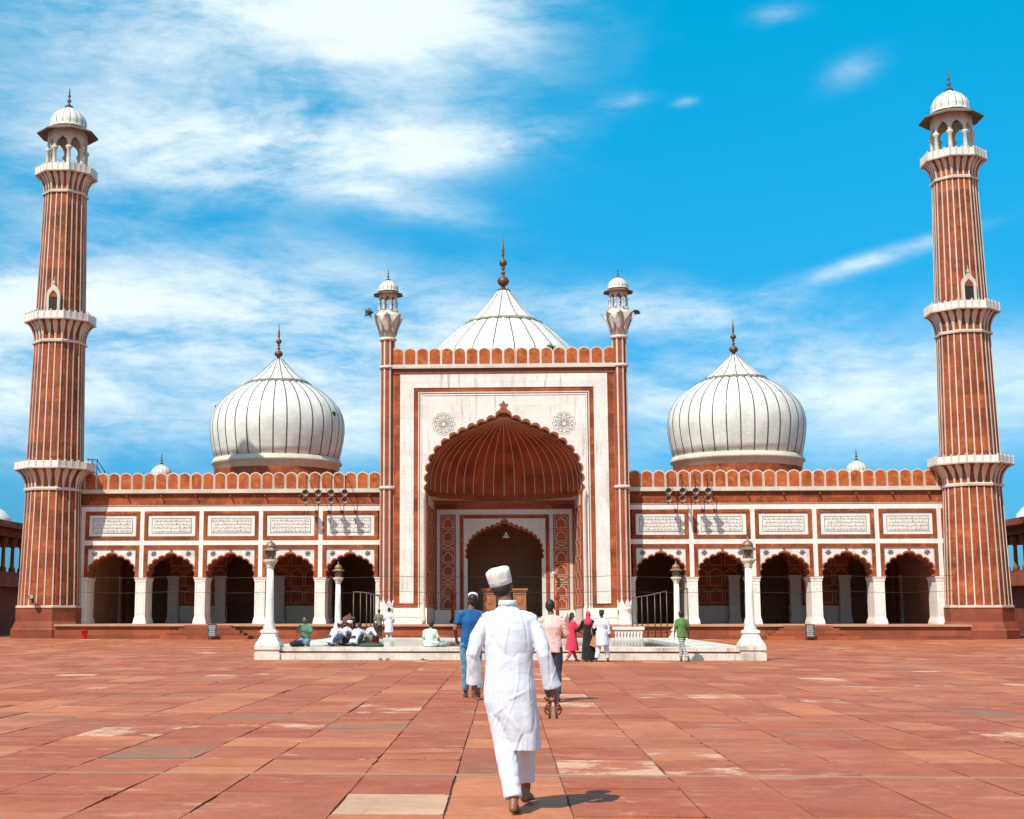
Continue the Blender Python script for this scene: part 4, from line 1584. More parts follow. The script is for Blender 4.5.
mL = minaret(-28.36, 86.8, 'fluted red minaret with white ribs at the left end of the facade')
mR = minaret(28.46, 86.8, 'fluted red minaret with white ribs at the right end of the facade')


# ------------------------------------------------------------------ side cloisters
def cloister(s):
    root = empty('side_cloister', (s * 38.0, 98.0, 0), 'low shaded sandstone cloister with a pale dome beyond the %s minaret' % ('left' if s < 0 else 'right'), 'cloister',
                 'low cloisters beside the court')
    m = MB()
    a, b = sorted((0.0, s * 8.0))
    m.box(a, b, -26, 26, -0.05, 4.3, 'base_red')
    a2, b2 = sorted((-s * 0.35, s * 8.0))
    m.box(a2, b2, -26, 26, 4.31, 4.65, 'plinth_red')
    a4, b4 = sorted((-s * 0.75, -s * 0.01))
    m.box(a4, b4, -26, 26, 3.5, 4.30, 'plinth_red')
    m.box(a, b, -26, 26, 7.35, 7.9, 'base_red')
    a3, b3 = sorted((-s * 0.9, s * 8.2))
    m.box(a3, b3, -26.2, 26.2, 7.91, 8.10, 'brown')
    m.box(a, b, -26, 26, 8.11, 8.55, 'red')
    m.build('wall', root)
    c0 = None
    for y in range(-26, 27, 2):
        for dx in (0.4, 7.6):
            if c0 is None:
                c = MB()
                c.lathe([(0.26, 4.651), (0.26, 4.95), (0.16, 5.1), (0.14, 6.5), (0.24, 6.75), (0.30, 6.9), (0.30, 7.34)], 'brown', 12)
                c0 = c.build('column', root)
                c0.location = (s * dx, y, 0)
            else:
                put(c0, root, (s * dx, y, 0))
    d = MB()
    d.lathe([(2.0, 8.5), (2.05, 9.0), (2.0, 9.05), (2.12, 9.5), (1.9, 10.1), (1.4, 10.6), (.8, 10.9), (.2, 11.1), (.1, 11.3)], 'marble_dome', 40, (s * 3.95, 13.5, -0.85))
    d.build('dome', root)


cloister(-1)
cloister(1)


# ------------------------------------------------------------------ ablution tank
TY0, TY1, TX = 46.25, 65.0, 8.0
t_root = empty('ablution_tank', (0, (TY0 + TY1) / 2, 0), 'low white marble ablution pool with stepped rim in the middle of the court', 'pool')
hy = (TY1 - TY0) / 2
m = MB()


def frame_ring(mb, x, y, wid, z0, z1, mat):
    mb.box(-x, x, -y, -y + wid, z0, z1, mat)
    mb.box(-x, x, y - wid, y, z0, z1, mat)
    mb.box(-x, -x + wid, -y + wid + .001, y - wid - .001, z0, z1, mat)
    mb.box(x - wid, x, -y + wid + .001, y - wid - .001, z0, z1, mat)


stone('pool_rim', (0.76, 0.70, 0.62), var=0.9, dark=(0.62, 0.58, 0.54), rough=0.5, joints=(1.7, 2), joint_strength=0.3, streak=0.95, streak_col=(0.22, 0.13, 0.08), scale=2.5, spots=(0.40, 0.30, 0.22))
frame_ring(m, TX + 0.12, hy + 0.12, 1.9, 0.0, 0.22, 'pool_rim')
m.build('lower_step', t_root)
m = MB()
frame_ring(m, TX - 0.04, hy - 0.04, 1.7, 0.221, 0.28, 'brown')
m.build('recess', t_root)
m = MB()
frame_ring(m, TX, hy, 1.7, 0.282, 0.40, 'pool_rim')
m.build('coping', t_root)
m = MB()
m.box(-TX + 1.71, TX - 1.71, -hy + 1.71, hy - 1.71, 0.0, 0.32, 'water')
m.build('water', t_root)


def lamp_post(x, y, z, label):
    r = empty('lamp_post', (x, y, z), label, 'lamp post', 'marble lamp posts at the corners of the pool')
    b = MB()
    if z < 0.2:
        b.box(-0.42, 0.42, -0.42, 0.42, 0.0, 0.24, 'pool_rim')
        b.box(-0.38, 0.38, -0.38, 0.38, 0.241, 0.33, 'marble_trim')
        b.box(-0.42, 0.42, -0.42, 0.42, 0.332, 0.47, 'pool_rim')
        z0 = 0.47
    else:
        z0 = 0.0
    dz = z0 - 0.47
    sq = [(0.40, .47), (0.40, .52), (0.34, .60), (0.28, .72), (0.24, .80), (0.23, .84), (0.27, .88), (0.27, .94), (0.20, .98)]
    b.lathe([(q * 1.38, zz + dz) for q, zz in sq], 'marble', 4, ang=pi / 4, smooth=False)
    b.build('pedestal', r)
    c = MB()
    c.lathe([(.20, .981 + dz), (.21, 1.04 + dz), (.16, 1.12 + dz), (.17, 1.18 + dz), (.145, 1.26 + dz), (.135, 2.0 + dz), (.115, 2.98 + dz)], 'marble', 16)
    c.build('column', r)
    c = MB()
    c.lathe([(.11, 2.981 + dz), (.14, 3.02 + dz), (.12, 3.06 + dz), (.19, 3.16 + dz), (.24, 3.24 + dz), (.22, 3.27 + dz)], 'marble_trim', 32, mod=lambda a, z: 1 + 0.06 * abs(cos(4 * a)))
    c.build('capital', r)
    l = MB()
    l.lathe([(.17, 3.271 + dz), (.18, 3.30 + dz), (.15, 3.32 + dz)], 'bronze', 6, smooth=False)
    for q in range(6):
        a = q * pi / 3
        l.limb([(0.15 * cos(a), .15 * sin(a), 3.31 + dz), (0.17 * cos(a), .17 * sin(a), 3.58 + dz)], [.018, .018], 'bronze', 6, flat=True)
    l.lathe([(.28, 3.56 + dz), (.28, 3.58 + dz), (.20, 3.64 + dz), (.19, 3.66 + dz)], 'bronze', 6, smooth=False)
    l.lathe([(.17, 3.66 + dz), (.18, 3.72 + dz), (.15, 3.80 + dz), (.08, 3.86 + dz), (.03, 3.88 + dz), (.035, 3.91 + dz), (.015, 3.94 + dz), (.005, 4.03 + dz)], 'bronze', 16)
    ln = l.build('lantern', r)
    g_ = MB()
    g_.lathe([(.12, 3.32 + dz), (.145, 3.56 + dz)], 'glass_dim', 6, smooth=False)
    g_.build('glass', ln)
    return r


lamp_post(-7.78, 46.48, 0, 'white marble lamp post with bronze lantern at the near left corner of the pool')
lamp_post(7.95, 46.48, 0, 'white marble lamp post with bronze lantern at the near right corner of the pool')
lamp_post(-7.62, 64.3, 0.33, 'far left marble lamp post behind the crouching washers')
lamp_post(7.75, 64.3, 0.33, 'far right marble lamp post behind the boy in a green shirt')


# ------------------------------------------------------------------ fittings on the hall
def horn_pair(x, label):
    r = empty('loudspeaker', (x, HY + 0.35, 7.9), label, 'loudspeaker', 'horn loudspeakers hung from the parapet')
    p = MB()
    p.limb([(0, 0, 0.25), (0, 0, 2.1)], [0.03, 0.03], 'iron', 8, flat=True)
    p.limb([(0, 0, 2.08), (0, 0.9, 2.02)], [0.025, 0.025], 'iron', 8, flat=True)
    p.limb([(0, 0, 1.15), (0, 0.85, 1.22)], [0.02, 0.02], 'iron', 8, flat=True)
    p.build('pole', r)
    for z in (1.02, 0.56):
        h = MB()
        Rm = Matrix.Rotation(radians(90 + 6), 4, 'X')
        prof = [(0.05, -0.36), (0.09, -0.34), (0.09, -0.18), (0.05, -0.15), (0.06, -0.05), (0.11, 0.08), (0.20, 0.17), (0.215, 0.19), (0.185, 0.17), (0.08, 0.04), (0.02, -0.02)]
        h.lathe(prof, 'horn_metal', 20, cap=True)
        h.lathe([(0.06, 0.02), (0.05, 0.10), (0.01, 0.12)], 'horn_dark', 12)
        bmesh.ops.transform(h.bm, matrix=Matrix.Translation((0.0, -0.12, z)) @ Rm, verts=h.bm.verts)
        h.build('horn', r)
    return r


for i, x in enumerate((-12.3, -11.5, -10.7, -9.85)):
    horn_pair(x, ('leftmost', 'second from left', 'third from left', 'rightmost')[i] + ' pair of horn loudspeakers on the left wing parapet')
for i, x in enumerate((10.05, 10.9, 11.7, 12.45)):
    horn_pair(x, ('leftmost', 'second from left', 'third from left', 'rightmost')[i] + ' pair of horn loudspeakers on the right wing parapet')


def tuft(x, y, z, r, label, seed):
    """A small wild plant: stems and many little leaves."""
    rnd = random.Random(seed)
    root = empty('wild_plant', (x, y, z), label, 'plant', 'wild plants rooted in the masonry')
    st, lf = MB(), MB()
    for _ in range(9):
        d = Vector((rnd.gauss(0, .5), rnd.gauss(0, .5), rnd.uniform(.2, 1))).normalized() * r * rnd.uniform(.6, 1.1)
        st.limb([(0, 0, 0), d * .5 + Vector((0, 0, .05)), d], [.02, .014, .006], 'wood', 5, flat=True)
        for _ in range(26):
            c = d * rnd.uniform(.35, 1.1) + Vector((rnd.gauss(0, .16), rnd.gauss(0, .16), rnd.gauss(0, .16))) * r
            u = Vector((rnd.gauss(0, 1), rnd.gauss(0, 1), rnd.gauss(0, 1))).normalized()
            v = u.cross(Vector((rnd.gauss(0, 1), rnd.gauss(0, 1), rnd.gauss(0, 1)))).normalized()
            L, W = 0.075 * rnd.uniform(.6, 1.3), 0.035
            lf.face([c - u * L, c + v * W, c + u * L, c - v * W], 'leaf')
    st.build('stem', root)
    lf.build('foliage', root, recalc=False)


tuft(-21.98, 105.2, 17.0, 0.32, 'small green plant sprouting on the left flank of the left dome', 1)
tuft(-12.75, 103.5, 16.25, 0.22, 'small green plant sprouting on the right flank of the left dome', 2)
tuft(-8.40, 86.1, 20.1, 0.40, 'green plant growing on the lotus capital of the left turret', 3)
tuft(2.95, 86.2, 17.75, 0.34, 'green plant growing between battlements in front of the central dome', 4)
tuft(8.35, 86.1, 20.0, 0.24, 'small plant growing on the lotus capital of the right turret', 5)


def board(x, y, label):
    r = empty('notice_board', (x, y, 0), label, 'notice board', 'small dark notice boards on the steps')
    b = MB()
    b.box(-0.26, 0.26, -0.03, 0.02, 0.14, 0.86, 'board_dark')
    b.box(-0.28, 0.28, -0.035, 0.025, 0.861, 0.89, 'iron')
    p = b.build('panel', r)
    for sx in (-0.2, 0.2):
        l = MB()
        l.box(sx - 0.025, sx + 0.025, 0.022, 0.30, 0.0, 0.05, 'iron')
        l.box(sx - 0.02, sx + 0.02, 0.026, 0.06, 0.05, 0.80, 'iron')
        l.build('leg', r)
    k = MB()
    rnd = random.Random(int(abs(x) * 10))
    for i in range(6):
        z = 0.76 - i * 0.105
        w = rnd.uniform(0.15, 0.21)
        xx = -w
        while xx < w:
            e = min(w, xx + rnd.uniform(0.03, 0.09))
            k.box(xx, e, -0.036, -0.031, z, z + 0.045, 'board_mark')
            xx = e + 0.018
    k.build('lettering', p)


board(-17.05, 81.8, 'dark notice board with pale lettering standing before the left wing steps')
board(17.35, 81.8, 'dark notice board with pale lettering standing before the right wing steps')


def bucket(name, x, y, z, h, r0, r1, label, cat):
    r = empty(name, (x, y, z), label, cat)
    b = MB()
    b.lathe([(r0, 0), (r0 * 1.02, .02), (r1, h), (r1 * 1.07, h), (r1 * 1.07, h + .02), (r1 * .96, h + .02), (r0 * .9, .04)], 'red_plastic', 24)
    b.build('tub', r)
    hd = MB()
    hd.limb([(r1 * cos(a), 0.0, h + r1 * 0.95 * sin(a)) for a in [pi * i / 10 for i in range(11)]], [.008] * 11, 'iron', 6, flat=True)
    hd.build('handle', r)


bucket('bucket', -24.95, 83.0, 0.0, 0.50, 0.14, 0.20, 'red plastic tub at the foot of the left minaret', 'tub')
bucket('bucket', -5.22, 56.2, 0.0, 0.62, 0.16, 0.24, 'tall red bucket standing beside the crouching washers', 'bucket')


def barrier(xs, y, z0, tops, label):
    r = empty('metal_railing', (xs[0], y, z0), label, 'railing', 'tall metal railings before the portal turrets')
    m_ = MB()
    m_.limb([(x - xs[0], 0, t) for x, t in zip(xs, tops)], [0.035] * len(xs), 'rail_metal', 8, flat=True)
    m_.build('rail', r)
    m_ = MB()
    m_.limb([(x - xs[0], 0, 0.45) for x in xs], [0.025] * len(xs), 'rail_metal', 8, flat=True)
    m_.build('rail', r)
    for x, t in zip(xs, tops):
        p = MB()
        p.limb([(x - xs[0], 0, 0), (x - xs[0], 0, t + 0.02)], [0.03, 0.03], 'rail_metal', 8, flat=True)
        p.lathe([(0.07, 0), (0.07, 0.02), (0.03, 0.04)], 'rail_metal', 10, (x - xs[0], 0, 0))
        p.build('post', r)


barrier([-8.62, -8.22, -7.87, -7.63, -7.45, -7.15], 80.2, 0.0, [2.72, 2.70, 2.66, 2.60, 2.56, 2.5], 'tall brown metal railing between the far left lamp post and the portal')
barrier([7.15, 7.42, 7.70, 8.02, 8.43, 8.75, 9.10], 80.2, 0.0, [2.35, 2.40, 2.45, 2.50, 2.58, 2.66, 2.75], 'tall brown metal railing between the portal and the far right lamp post')
barrier([9.55, 10.28], 80.2, 0.0, [2.85, 2.88], 'short two post metal railing right of the far right lamp post')


def carved_block():
    r = empty('carved_pedestal', (5.98, 69.5, 0), 'carved white marble pedestal with balusters before the right turret', 'pedestal')
    b = MB()
    b.box(-0.72, 0.72, -0.4, 0.4, 0, 0.16, 'marble_grey')
    b.box(-0.62, 0.62, -0.33, 0.33, 0.161, 0.60, 'marble_grey')
    b.box(-0.76, 0.76, -0.42, 0.42, 0.72, 0.86, 'marble')
    b.box(-0.68, 0.68, -0.37, 0.37, 0.601, 0.719, 'marble_trim')
    b.build('block', r)
    for i in range(9):
        c = MB()
        c.lathe([(.06, .165), (.035, .22), (.055, .33), (.03, .46), (.06, .595)], 'marble', 10, (-0.62 + i * 0.155, -0.37, 0))
        c.build('baluster', r)


carved_block()

# roof railing beside the left minaret
rr = empty('roof_railing', (-26.2, 88.6, 9.1), 'thin dark iron railing on the roof beside the left minaret', 'railing')
m = MB()
for z in (1.25, 1.75, 2.2):
    m = MB()
    m.limb([(-0.6, 0, z + .05), (0.0, 0, z), (0.55, 0, z - .8)], [.025] * 3, 'iron', 6, flat=True)
    m.build('rail', rr)
for x, z in ((-0.6, 2.3), (-0.3, 2.25), (0, 2.25), (0.5, 1.5)):
    m = MB()
    m.limb([(x, 0, 0), (x, 0, z)], [.025, .025], 'iron', 6, flat=True)
    m.build('post', rr)


# in the portal: lectern platform, pendant lamp, posts, camera
def pulpit():
    r = empty('wooden_platform', (-0.02, 91.4, 0.86), 'carved wooden platform with two panelled legs in the central doorway', 'platform')
    t = MB()
    t.box(-1.50, 1.50, -0.45, 0.45, 2.12, 2.24, 'wood')
    t.box(-1.42, 1.42, -0.40, 0.40, 2.02, 2.119, 'wood')
    t.build('top', r)
    for s in (-1, 1):
        for e, (a, b) in enumerate(((0.55, 1.38),)):
            l = MB()
            x0, x1 = sorted((s * a, s * b))
            l.box(x0, x1, -0.34, 0.34, 0, 2.018, 'wood')
            for (za, zb) in ((0.1, 0.9), (1.0, 1.9)):
                l.box(x0, x1, -0.38, -0.341, za - .05, za + .03, 'wood')
                l.box(x0, x1, -0.38, -0.341, zb - .03, zb + .05, 'wood')
                l.box(x0, x0 + .08, -0.375, -0.341, za + .031, zb - .031, 'wood')
                l.box(x1 - .08, x1, -0.375, -0.341, za + .031, zb - .031, 'wood')
                l.ellipsoid(((x0 + x1) / 2, -0.345, (za + zb) / 2), (0.2, 0.02, 0.25), 'wood', n=16, k=8)
            l.build('leg', r)


pulpit()
pl = empty('pendant_lamp', (0.1, 92.3, 7.3), 'white bell shaped lamp hanging in the central doorway arch', 'lamp')
m = MB()
m.limb([(0, 0, 0.05), (0, 0, -0.55)], [.012, .012], 'iron', 6, flat=True)
m.build('cord', pl)
m = MB()
m.lathe([(.04, -.5), (.06, -.56), (.12, -.68), (.24, -.86), (.26, -.90), (.2, -.88), (.05, -.65)], 'lamp_white', 24)
m.build('lamp_shade', pl)


def stone_post(x, label):
    r = empty('stone_post', (x, 90.9, 0.86), label, 'post', 'short carved posts beside the doorway')
    m_ = MB()
    m_.lathe([(.20, 0), (.20, .18), (.14, .22), (.12, .3), (.10, 1.5), (.14, 1.58), (.16, 1.64), (.16, 1.76), (.08, 1.82)], 'red', 8, smooth=False)
    m_.build('shaft', r)
    m_ = MB()
    m_.lathe([(.06, 1.821), (.09, 1.9), (.07, 2.0), (.02, 2.08), (.03, 2.12), (.005, 2.25)], 'red', 12)
    m_.build('finial', r)


stone_post(-3.35, 'short carved red post left of the central doorway')
stone_post(3.35, 'short carved red post right of the central doorway')
sc_ = empty('security_camera', (3.22, 91.85, 4.1), 'small pale security camera on a bracket right of the central doorway', 'camera')
m = MB()
m.box(-0.05, 0.05, -0.12, 0.09, -0.05, 0.03, 'iron')
m.build('bracket', sc_)
m = MB()
m.limb([(0.15, -0.1, -0.12), (-0.12, -0.45, 0.02)], [.09, .08], 'lamp_white', 12, flat=True)
m.build('housing', sc_)
fl = empty('floodlight', (-28.75, 84.72, 2.35), 'small floodlight on the front of the left minaret just above its base', 'floodlight')
m = MB()
m.box(-0.03, 0.03, -0.1, 0.12, -0.22, 0.05, 'iron')
m.build('bracket', fl)
m = MB()
m.lathe([(.04, -.2), (.12, -.15), (.17, .05), (.18, .1), (.1, .08)], 'rail_metal', 16)
bmesh.ops.transform(m.bm, matrix=Matrix.Translation((0, -0.2, 0.12)) @ Matrix.Rotation(radians(70), 4, 'X'), verts=m.bm.verts)
m.build('head', fl)

# cables strung across the facade
for (z, sag, y, lab) in ((3.75, 0.10, 85.2, 'upper thin dark cable strung across the arcade fronts'), (2.85, 0.12, 85.1, 'lower thin dark cable strung across the arcade fronts')):
    m = MB()
    pts = []
    for k in range(64 + 1):
        x = -26.6 + 53.2 * k / 64
        u = (k % 8) / 8
        pts.append((x, y - (0 if abs(x) > 7.6 else 0.3), z - sag * 4 * u * (1 - u)))
    m.limb(pts, [0.013] * len(pts), 'iron', 5, flat=True)
    m.build('cable', label=lab, category='cable')


# ------------------------------------------------------------------ people
def finish(mb, name, parent, voxel, smooth=4, folds=None):
    """Weld the limbs of a figure or a garment into one continuous skin."""
    o = mb.build(name, parent)
    r = o.modifiers.new('skin', 'REMESH')
    r.mode = 'VOXEL'
    r.voxel_size = voxel
    r.use_smooth_shade = True
    if smooth:
        s_ = o.modifiers.new('soft', 'SMOOTH')
        s_.factor = 0.5
        s_.iterations = smooth
    dg = bpy.context.evaluated_depsgraph_get()
    me = bpy.data.meshes.new_from_object(o.evaluated_get(dg))
    o.modifiers.clear()
    old = o.data
    mats = [m_ for m_ in old.materials]
    o.data = me
    bpy.data.meshes.remove(old)
    me.materials.clear()
    for m_ in mats:
        me.materials.append(m_)
    for p in me.polygons:
        p.use_smooth = True
    if folds:
        nrm = [v.normal.copy() for v in me.vertices]
        for v, n_ in zip(me.vertices, nrm):
            v.co += n_ * folds(v.co)
    return o


def hand(mb, w, d, thumb, palm, s=1.0, curl=0.5, mat='skin'):
    """w wrist, d towards the fingers, thumb side, palm normal."""
    w, d, thumb, palm = Vector(w), Vector(d).normalized(), Vector(thumb).normalized(), Vector(palm).normalized()
    mb.limb([w - d * .02, w + d * .03 * s, w + d * .085 * s], [(.022 * s, .017 * s), (.036 * s, .017 * s), (.040 * s, .015 * s)] if abs(d.x) > 2 else [.020 * s, .026 * s, .026 * s], mat, 10)
    for k in range(4):
        off = (k - 1.5) * .0185 * s
        L = (.070, .078, .074, .058)[k] * s
        p0 = w + d * .055 * s - thumb * (off)
        p1 = w + d * .090 * s - thumb * off
        c1, c2 = curl * 0.9, curl * 1.8
        p2 = p1 + (d * cos(c1) + palm * sin(c1)) * L * .5
        p3 = p2 + (d * cos(c2) + palm * sin(c2)) * L * .5
        mb.limb([p0, p1, p2, p3], [.0112 * s, .0108 * s, .0098 * s, .0085 * s], mat, 8)
    q0 = w + d * .02 * s + thumb * .018 * s
    q1 = w + d * .050 * s + thumb * .042 * s + palm * .012 * s
    q2 = w + d * .085 * s + thumb * .045 * s + palm * .028 * s
    mb.limb([q0, q1, q2], [.014 * s, .011 * s, .009 * s], mat, 8)


def foot(mb, ank, fwd, mat='skin', s=1.0, toes=True, pitch=0.0):
    ank, f = Vector(ank), Vector(fwd).normalized()
    dn = Vector((0, 0, -1))
    f = (f * cos(pitch) + dn * sin(pitch)).normalized()
    up = -(dn - f * dn.dot(f)).normalized()
    side = f.cross(up)
    sole = ank - up * .058 * s
    mb.limb([ank + up * .02, sole - f * .035 * s + up * .005], [.034 * s, .032 * s], mat, 10)
    mb.limb([sole - f * .045 * s, sole + f * .05 * s + up * .008 * s, sole + f * .135 * s - up * .006 * s], [.030 * s, .036 * s, .030 * s], mat, 10)
    if toes:
        for k in range(5):
            o_ = (k - 2) * .018 * s
            b = sole + f * (.125 - .008 * k * k * .5) * s + side * o_ - up * .012 * s
            mb.limb([b, b + f * .045 * s], [.0115 * s, .010 * s], mat, 8)


BASE = dict(pel=(0, 0, .95), chest=(0, 0, 1.28), neck=(0, 0, 1.46), head=(0, .02, 1.62), shL=(-.172, 0, 1.40), shR=(.172, 0, 1.40),
            elL=(-.25, -.03, 1.13), elR=(.25, -.03, 1.13), wrL=(-.26, .05, .89), wrR=(.26, .05, .89),
            hipL=(-.09, 0, .93), hipR=(.09, 0, .93), knL=(-.10, .02, .50), knR=(.10, .02, .50), anL=(-.10, -.02, .075), anR=(.10, -.02, .075))


def pose(**kw):
    J = dict(BASE)
    J.update(kw)
    return {k: Vector(v) for k, v in J.items()}


def figure(loc, rz, J, label, group=None, scale=1.0, skin='skin', top=None, legs=None, hair='short', hat=None, female=False, voxel=0.016, shoes=None,
           sleeve=0.45, hem=0.12, skirt=None, head_rot=0.0, footdir=None, headcover=None, handdir=None, legw=1.0):
    root = empty('person', (*loc[:2], loc[2]), label, 'person', group, rz, scale)
    b = MB()
    P = J
    # trunk
    mid = (P['pel'] + P['chest']) / 2
    b.limb([P['pel'] - (P['chest'] - P['pel']).normalized() * .04, P['pel'], mid, P['chest'], (P['chest'] + P['neck'] * 2) / 3, P['neck']],
           [(.12, .10), (.15, .105), (.13, .095), (.155, .11), (.12, .08), (.06, .055)], skin, 16)
    b.limb([P['shL'], P['neck'] - Vector((0, 0, .06)), P['shR']], [.048, .055, .048], skin, 12)
    hd = P['head']
    b.limb([P['neck'] - Vector((0, 0, .05)), P['neck'] * .5 + hd * .5], [.060, .052], skin, 12)
    for sd in 'LR':
        b.limb([P['sh' + sd], (P['sh' + sd] * .55 + P['el' + sd] * .45), P['el' + sd], (P['el' + sd] * .6 + P['wr' + sd] * .4), P['wr' + sd]], [.052, .046, .038, .037, .025], skin, 12)
        b.limb([P['hip' + sd], (P['hip' + sd] * .6 + P['kn' + sd] * .4), P['kn' + sd], (P['kn' + sd] * .6 + P['an' + sd] * .4), P['an' + sd]], [.088, .078, .054, .052, .034], skin, 12)
        sg = -1 if sd == 'L' else 1
        d = (P['wr' + sd] - P['el' + sd]).normalized()
        th = Vector((0, 1, 0.2)) - d * d.dot(Vector((0, 1, .2)))
        if th.length < .2:
            th = Vector((-sg, 0, .5))
        th.normalize()
        pm = d.cross(th) * (1 if sg < 0 else -1)
        hand(b, P['wr' + sd], d, th, pm, 1.0, 0.55 if not handdir else handdir[sd], skin)
        if not shoes:
            fd = (footdir or {}).get(sd, (0.12 * sg, 1, 0))
            pt = (footdir or {}).get(sd + 'p', 0.0)
            foot(b, P['an' + sd], fd, skin, 1.0, voxel < 0.012, pt)
    # head: skull, jaw, nose, ears
    Rh = Matrix.Rotation(head_rot, 3, 'Z')

    def H(x, y, z):
        return hd + Rh @ Vector((x, y, z))
    b.ellipsoid(H(0, -.008, .018), (.074, .092, .092), skin, Rh)
    b.ellipsoid(H(0, .022, -.045), (.054, .062, .060), skin, Rh)
    b.ellipsoid(H(0, .090, -.012), (.012, .020, .022), skin, Rh, 10, 8)
    for sx in (-1, 1):
        b.ellipsoid(H(sx * .077, -.004, -.008), (.012, .022, .032), skin, Rh, 10, 8)
    b.ellipsoid(H(0, .078, -.052), (.024, .012, .008), skin, Rh, 10, 8)
    body = finish(b, 'body', root, min(voxel, 0.011), 2)
    for sx in (-1, 1):
        e = MB()
        e.ellipsoid(H(sx * .030, .077, .008), (.012, .008, .007), 'eye_white', Rh, 8, 6)
        e.ellipsoid(H(sx * .030, .083, .008), (.005, .004, .005), 'hair', Rh, 8, 6)
        e.build('eye', root)
    if hair:
        h = MB()
        rr_ = random.Random(3)
        h.ellipsoid(H(0, -.022, .034), (.080, .092, .092), 'hair', Rh, 20, 14)
        if hair == 'long':
            h.ellipsoid(H(0, -.06, -.05), (.07, .05, .12), 'hair', Rh, 16, 10)
            h.limb([H(0, -.09, -.08), H(0, -.12, -.30)], [.045, .025], 'hair', 10)
        else:
            h.ellipsoid(H(0, -.050, -.012), (.068, .055, .075), 'hair', Rh, 16, 10)
        finish(h, 'hair', root, 0.010, 1, lambda c: noise.noise(c * 60) * .004)
    if hat:
        h = MB()
        Rt = Rh @ Matrix.Rotation(hat[1], 3, 'Y') @ Matrix.Rotation(hat[2], 3, 'X')
        k = hat[3]
        prof = [(.084, .030), (.086, .034), (.090, .07), (.0935, .108), (.090, .120), (.078, .129), (.05, .133), (.001, .134)]
        rings = []
        for r_, z_ in prof:
            rings.append([hd + Vector((0, -.008, 0)) + Rt @ Vector((r_ * k * cos(a) * .97, r_ * k * sin(a) * 1.13, z_ * k)) for a in [2 * pi * j / 40 for j in range(40)]])
        h.loft(rings, hat[0])
        for ring_z in (.05,):
            h.loft([[hd + Vector((0, -.008, 0)) + Rt @ Vector((.0895 * k * cos(a) * .97, .0895 * k * sin(a) * 1.13, (ring_z + dz_) * k)) for a in [2 * pi * j / 40 for j in range(40)]] for dz_ in (0, .004)], hat[0])
        h.build('cap', root)
    if headcover:
        h = MB()
        h.ellipsoid(H(0, -.018, .025), (.092, .108, .108), headcover, Rh, 20, 14)
        h.ellipsoid(H(0, -.03, -.08), (.085, .085, .09), headcover, Rh, 20, 14)
        h.limb([P['neck'] + Vector((0, -.02, .04)), P['neck'] - Vector((0, .03, .10))], [.09, .15], headcover, 16)
        finish(h, 'headscarf', root, 0.014, 2, lambda c: noise.noise(c * 18) * .006)
    if top:
        t = MB()
        ax = (P['chest'] - P['pel']).normalized()
        lo = P['pel'] - ax * hem
        t.limb([lo, P['pel'], mid, P['chest'], P['chest'] * .45 + P['neck'] * .55, P['neck'] - Vector((0, 0, .015)), P['neck'] + (hd - P['neck']) * .12],
               [(.185, .135), (.18, .13), (.165, .12), (.185, .13), (.15, .10), (.082, .075), (.068, .065)], top, 20, flat=True)
        t.limb([P['shL'] * .93 + P['neck'] * .07 - Vector((0, 0, .012)), P['neck'] - Vector((0, 0, .045)), P['shR'] * .93 + P['neck'] * .07 - Vector((0, 0, .012))], [.060, .070, .060], top, 12)
        for sd in 'LR':
            sh, el, wr = P['sh' + sd], P['el' + sd], P['wr' + sd]
            if sleeve <= 0.5:
                e = sh + (el - sh) * sleeve * 2
                t.limb([sh, (sh + e) / 2, e], [.066, .066, .066], top, 12, flat=True)
            else:
                e = el + (wr - el) * (sleeve - .5) * 2
                t.limb([sh, (sh + el) / 2, el, (el + e) / 2, e], [.072, .065, .056, .052, .050], top, 12, flat=True)
        if skirt:
            st, zb, rt, rb, lean = skirt
            t.limb([P['pel'] + Vector((0, 0, .1)), P['pel'] * .6 + Vector((lean * .3, 0, zb * .4)), Vector((P['pel'].x + lean, P['pel'].y, zb))],
                   [(rt, rt * .75), ((rt + rb) / 2, (rt + rb) / 2 * .8), (rb, rb * .85)], top, 20, flat=True)
        finish(t, 'shirt' if not skirt else 'robe', root, voxel, 3, lambda c: (noise.noise(Vector((c.x * 11, c.y * 11, c.z * 5))) * .014 + noise.noise(c * 26) * .005))
    if legs:
        t = MB()
        t.limb([P['pel'] + Vector((0, 0, .06)), P['pel'] - Vector((0, 0, .05))], [(.15, .115), (.155, .115)], legs, 16)
        for sd in 'LR':
            hp, kn, an = P['hip' + sd], P['kn' + sd], P['an' + sd]
            e = an + (kn - an).normalized() * .05
            t.limb([hp, (hp + kn) / 2, kn, (kn + e) / 2, e], [.100, .092 * legw, .072 * legw, .064 * legw, .060 * legw], legs, 12, flat=True)
        finish(t, 'trousers', root, voxel, 2, lambda c: noise.noise(Vector((c.x * 13, c.y * 13, c.z * 9))) * .010)
    if shoes:
        for sd in 'LR':
            t = MB()
            sg = -1 if sd == 'L' else 1
            foot(t, P['an' + sd], (footdir or {}).get(sd, (0.12 * sg, 1, 0)), shoes, 1.12, False, (footdir or {}).get(sd + 'p', 0.0))
            finish(t, 'shoe', root, 0.012, 1)
    return root


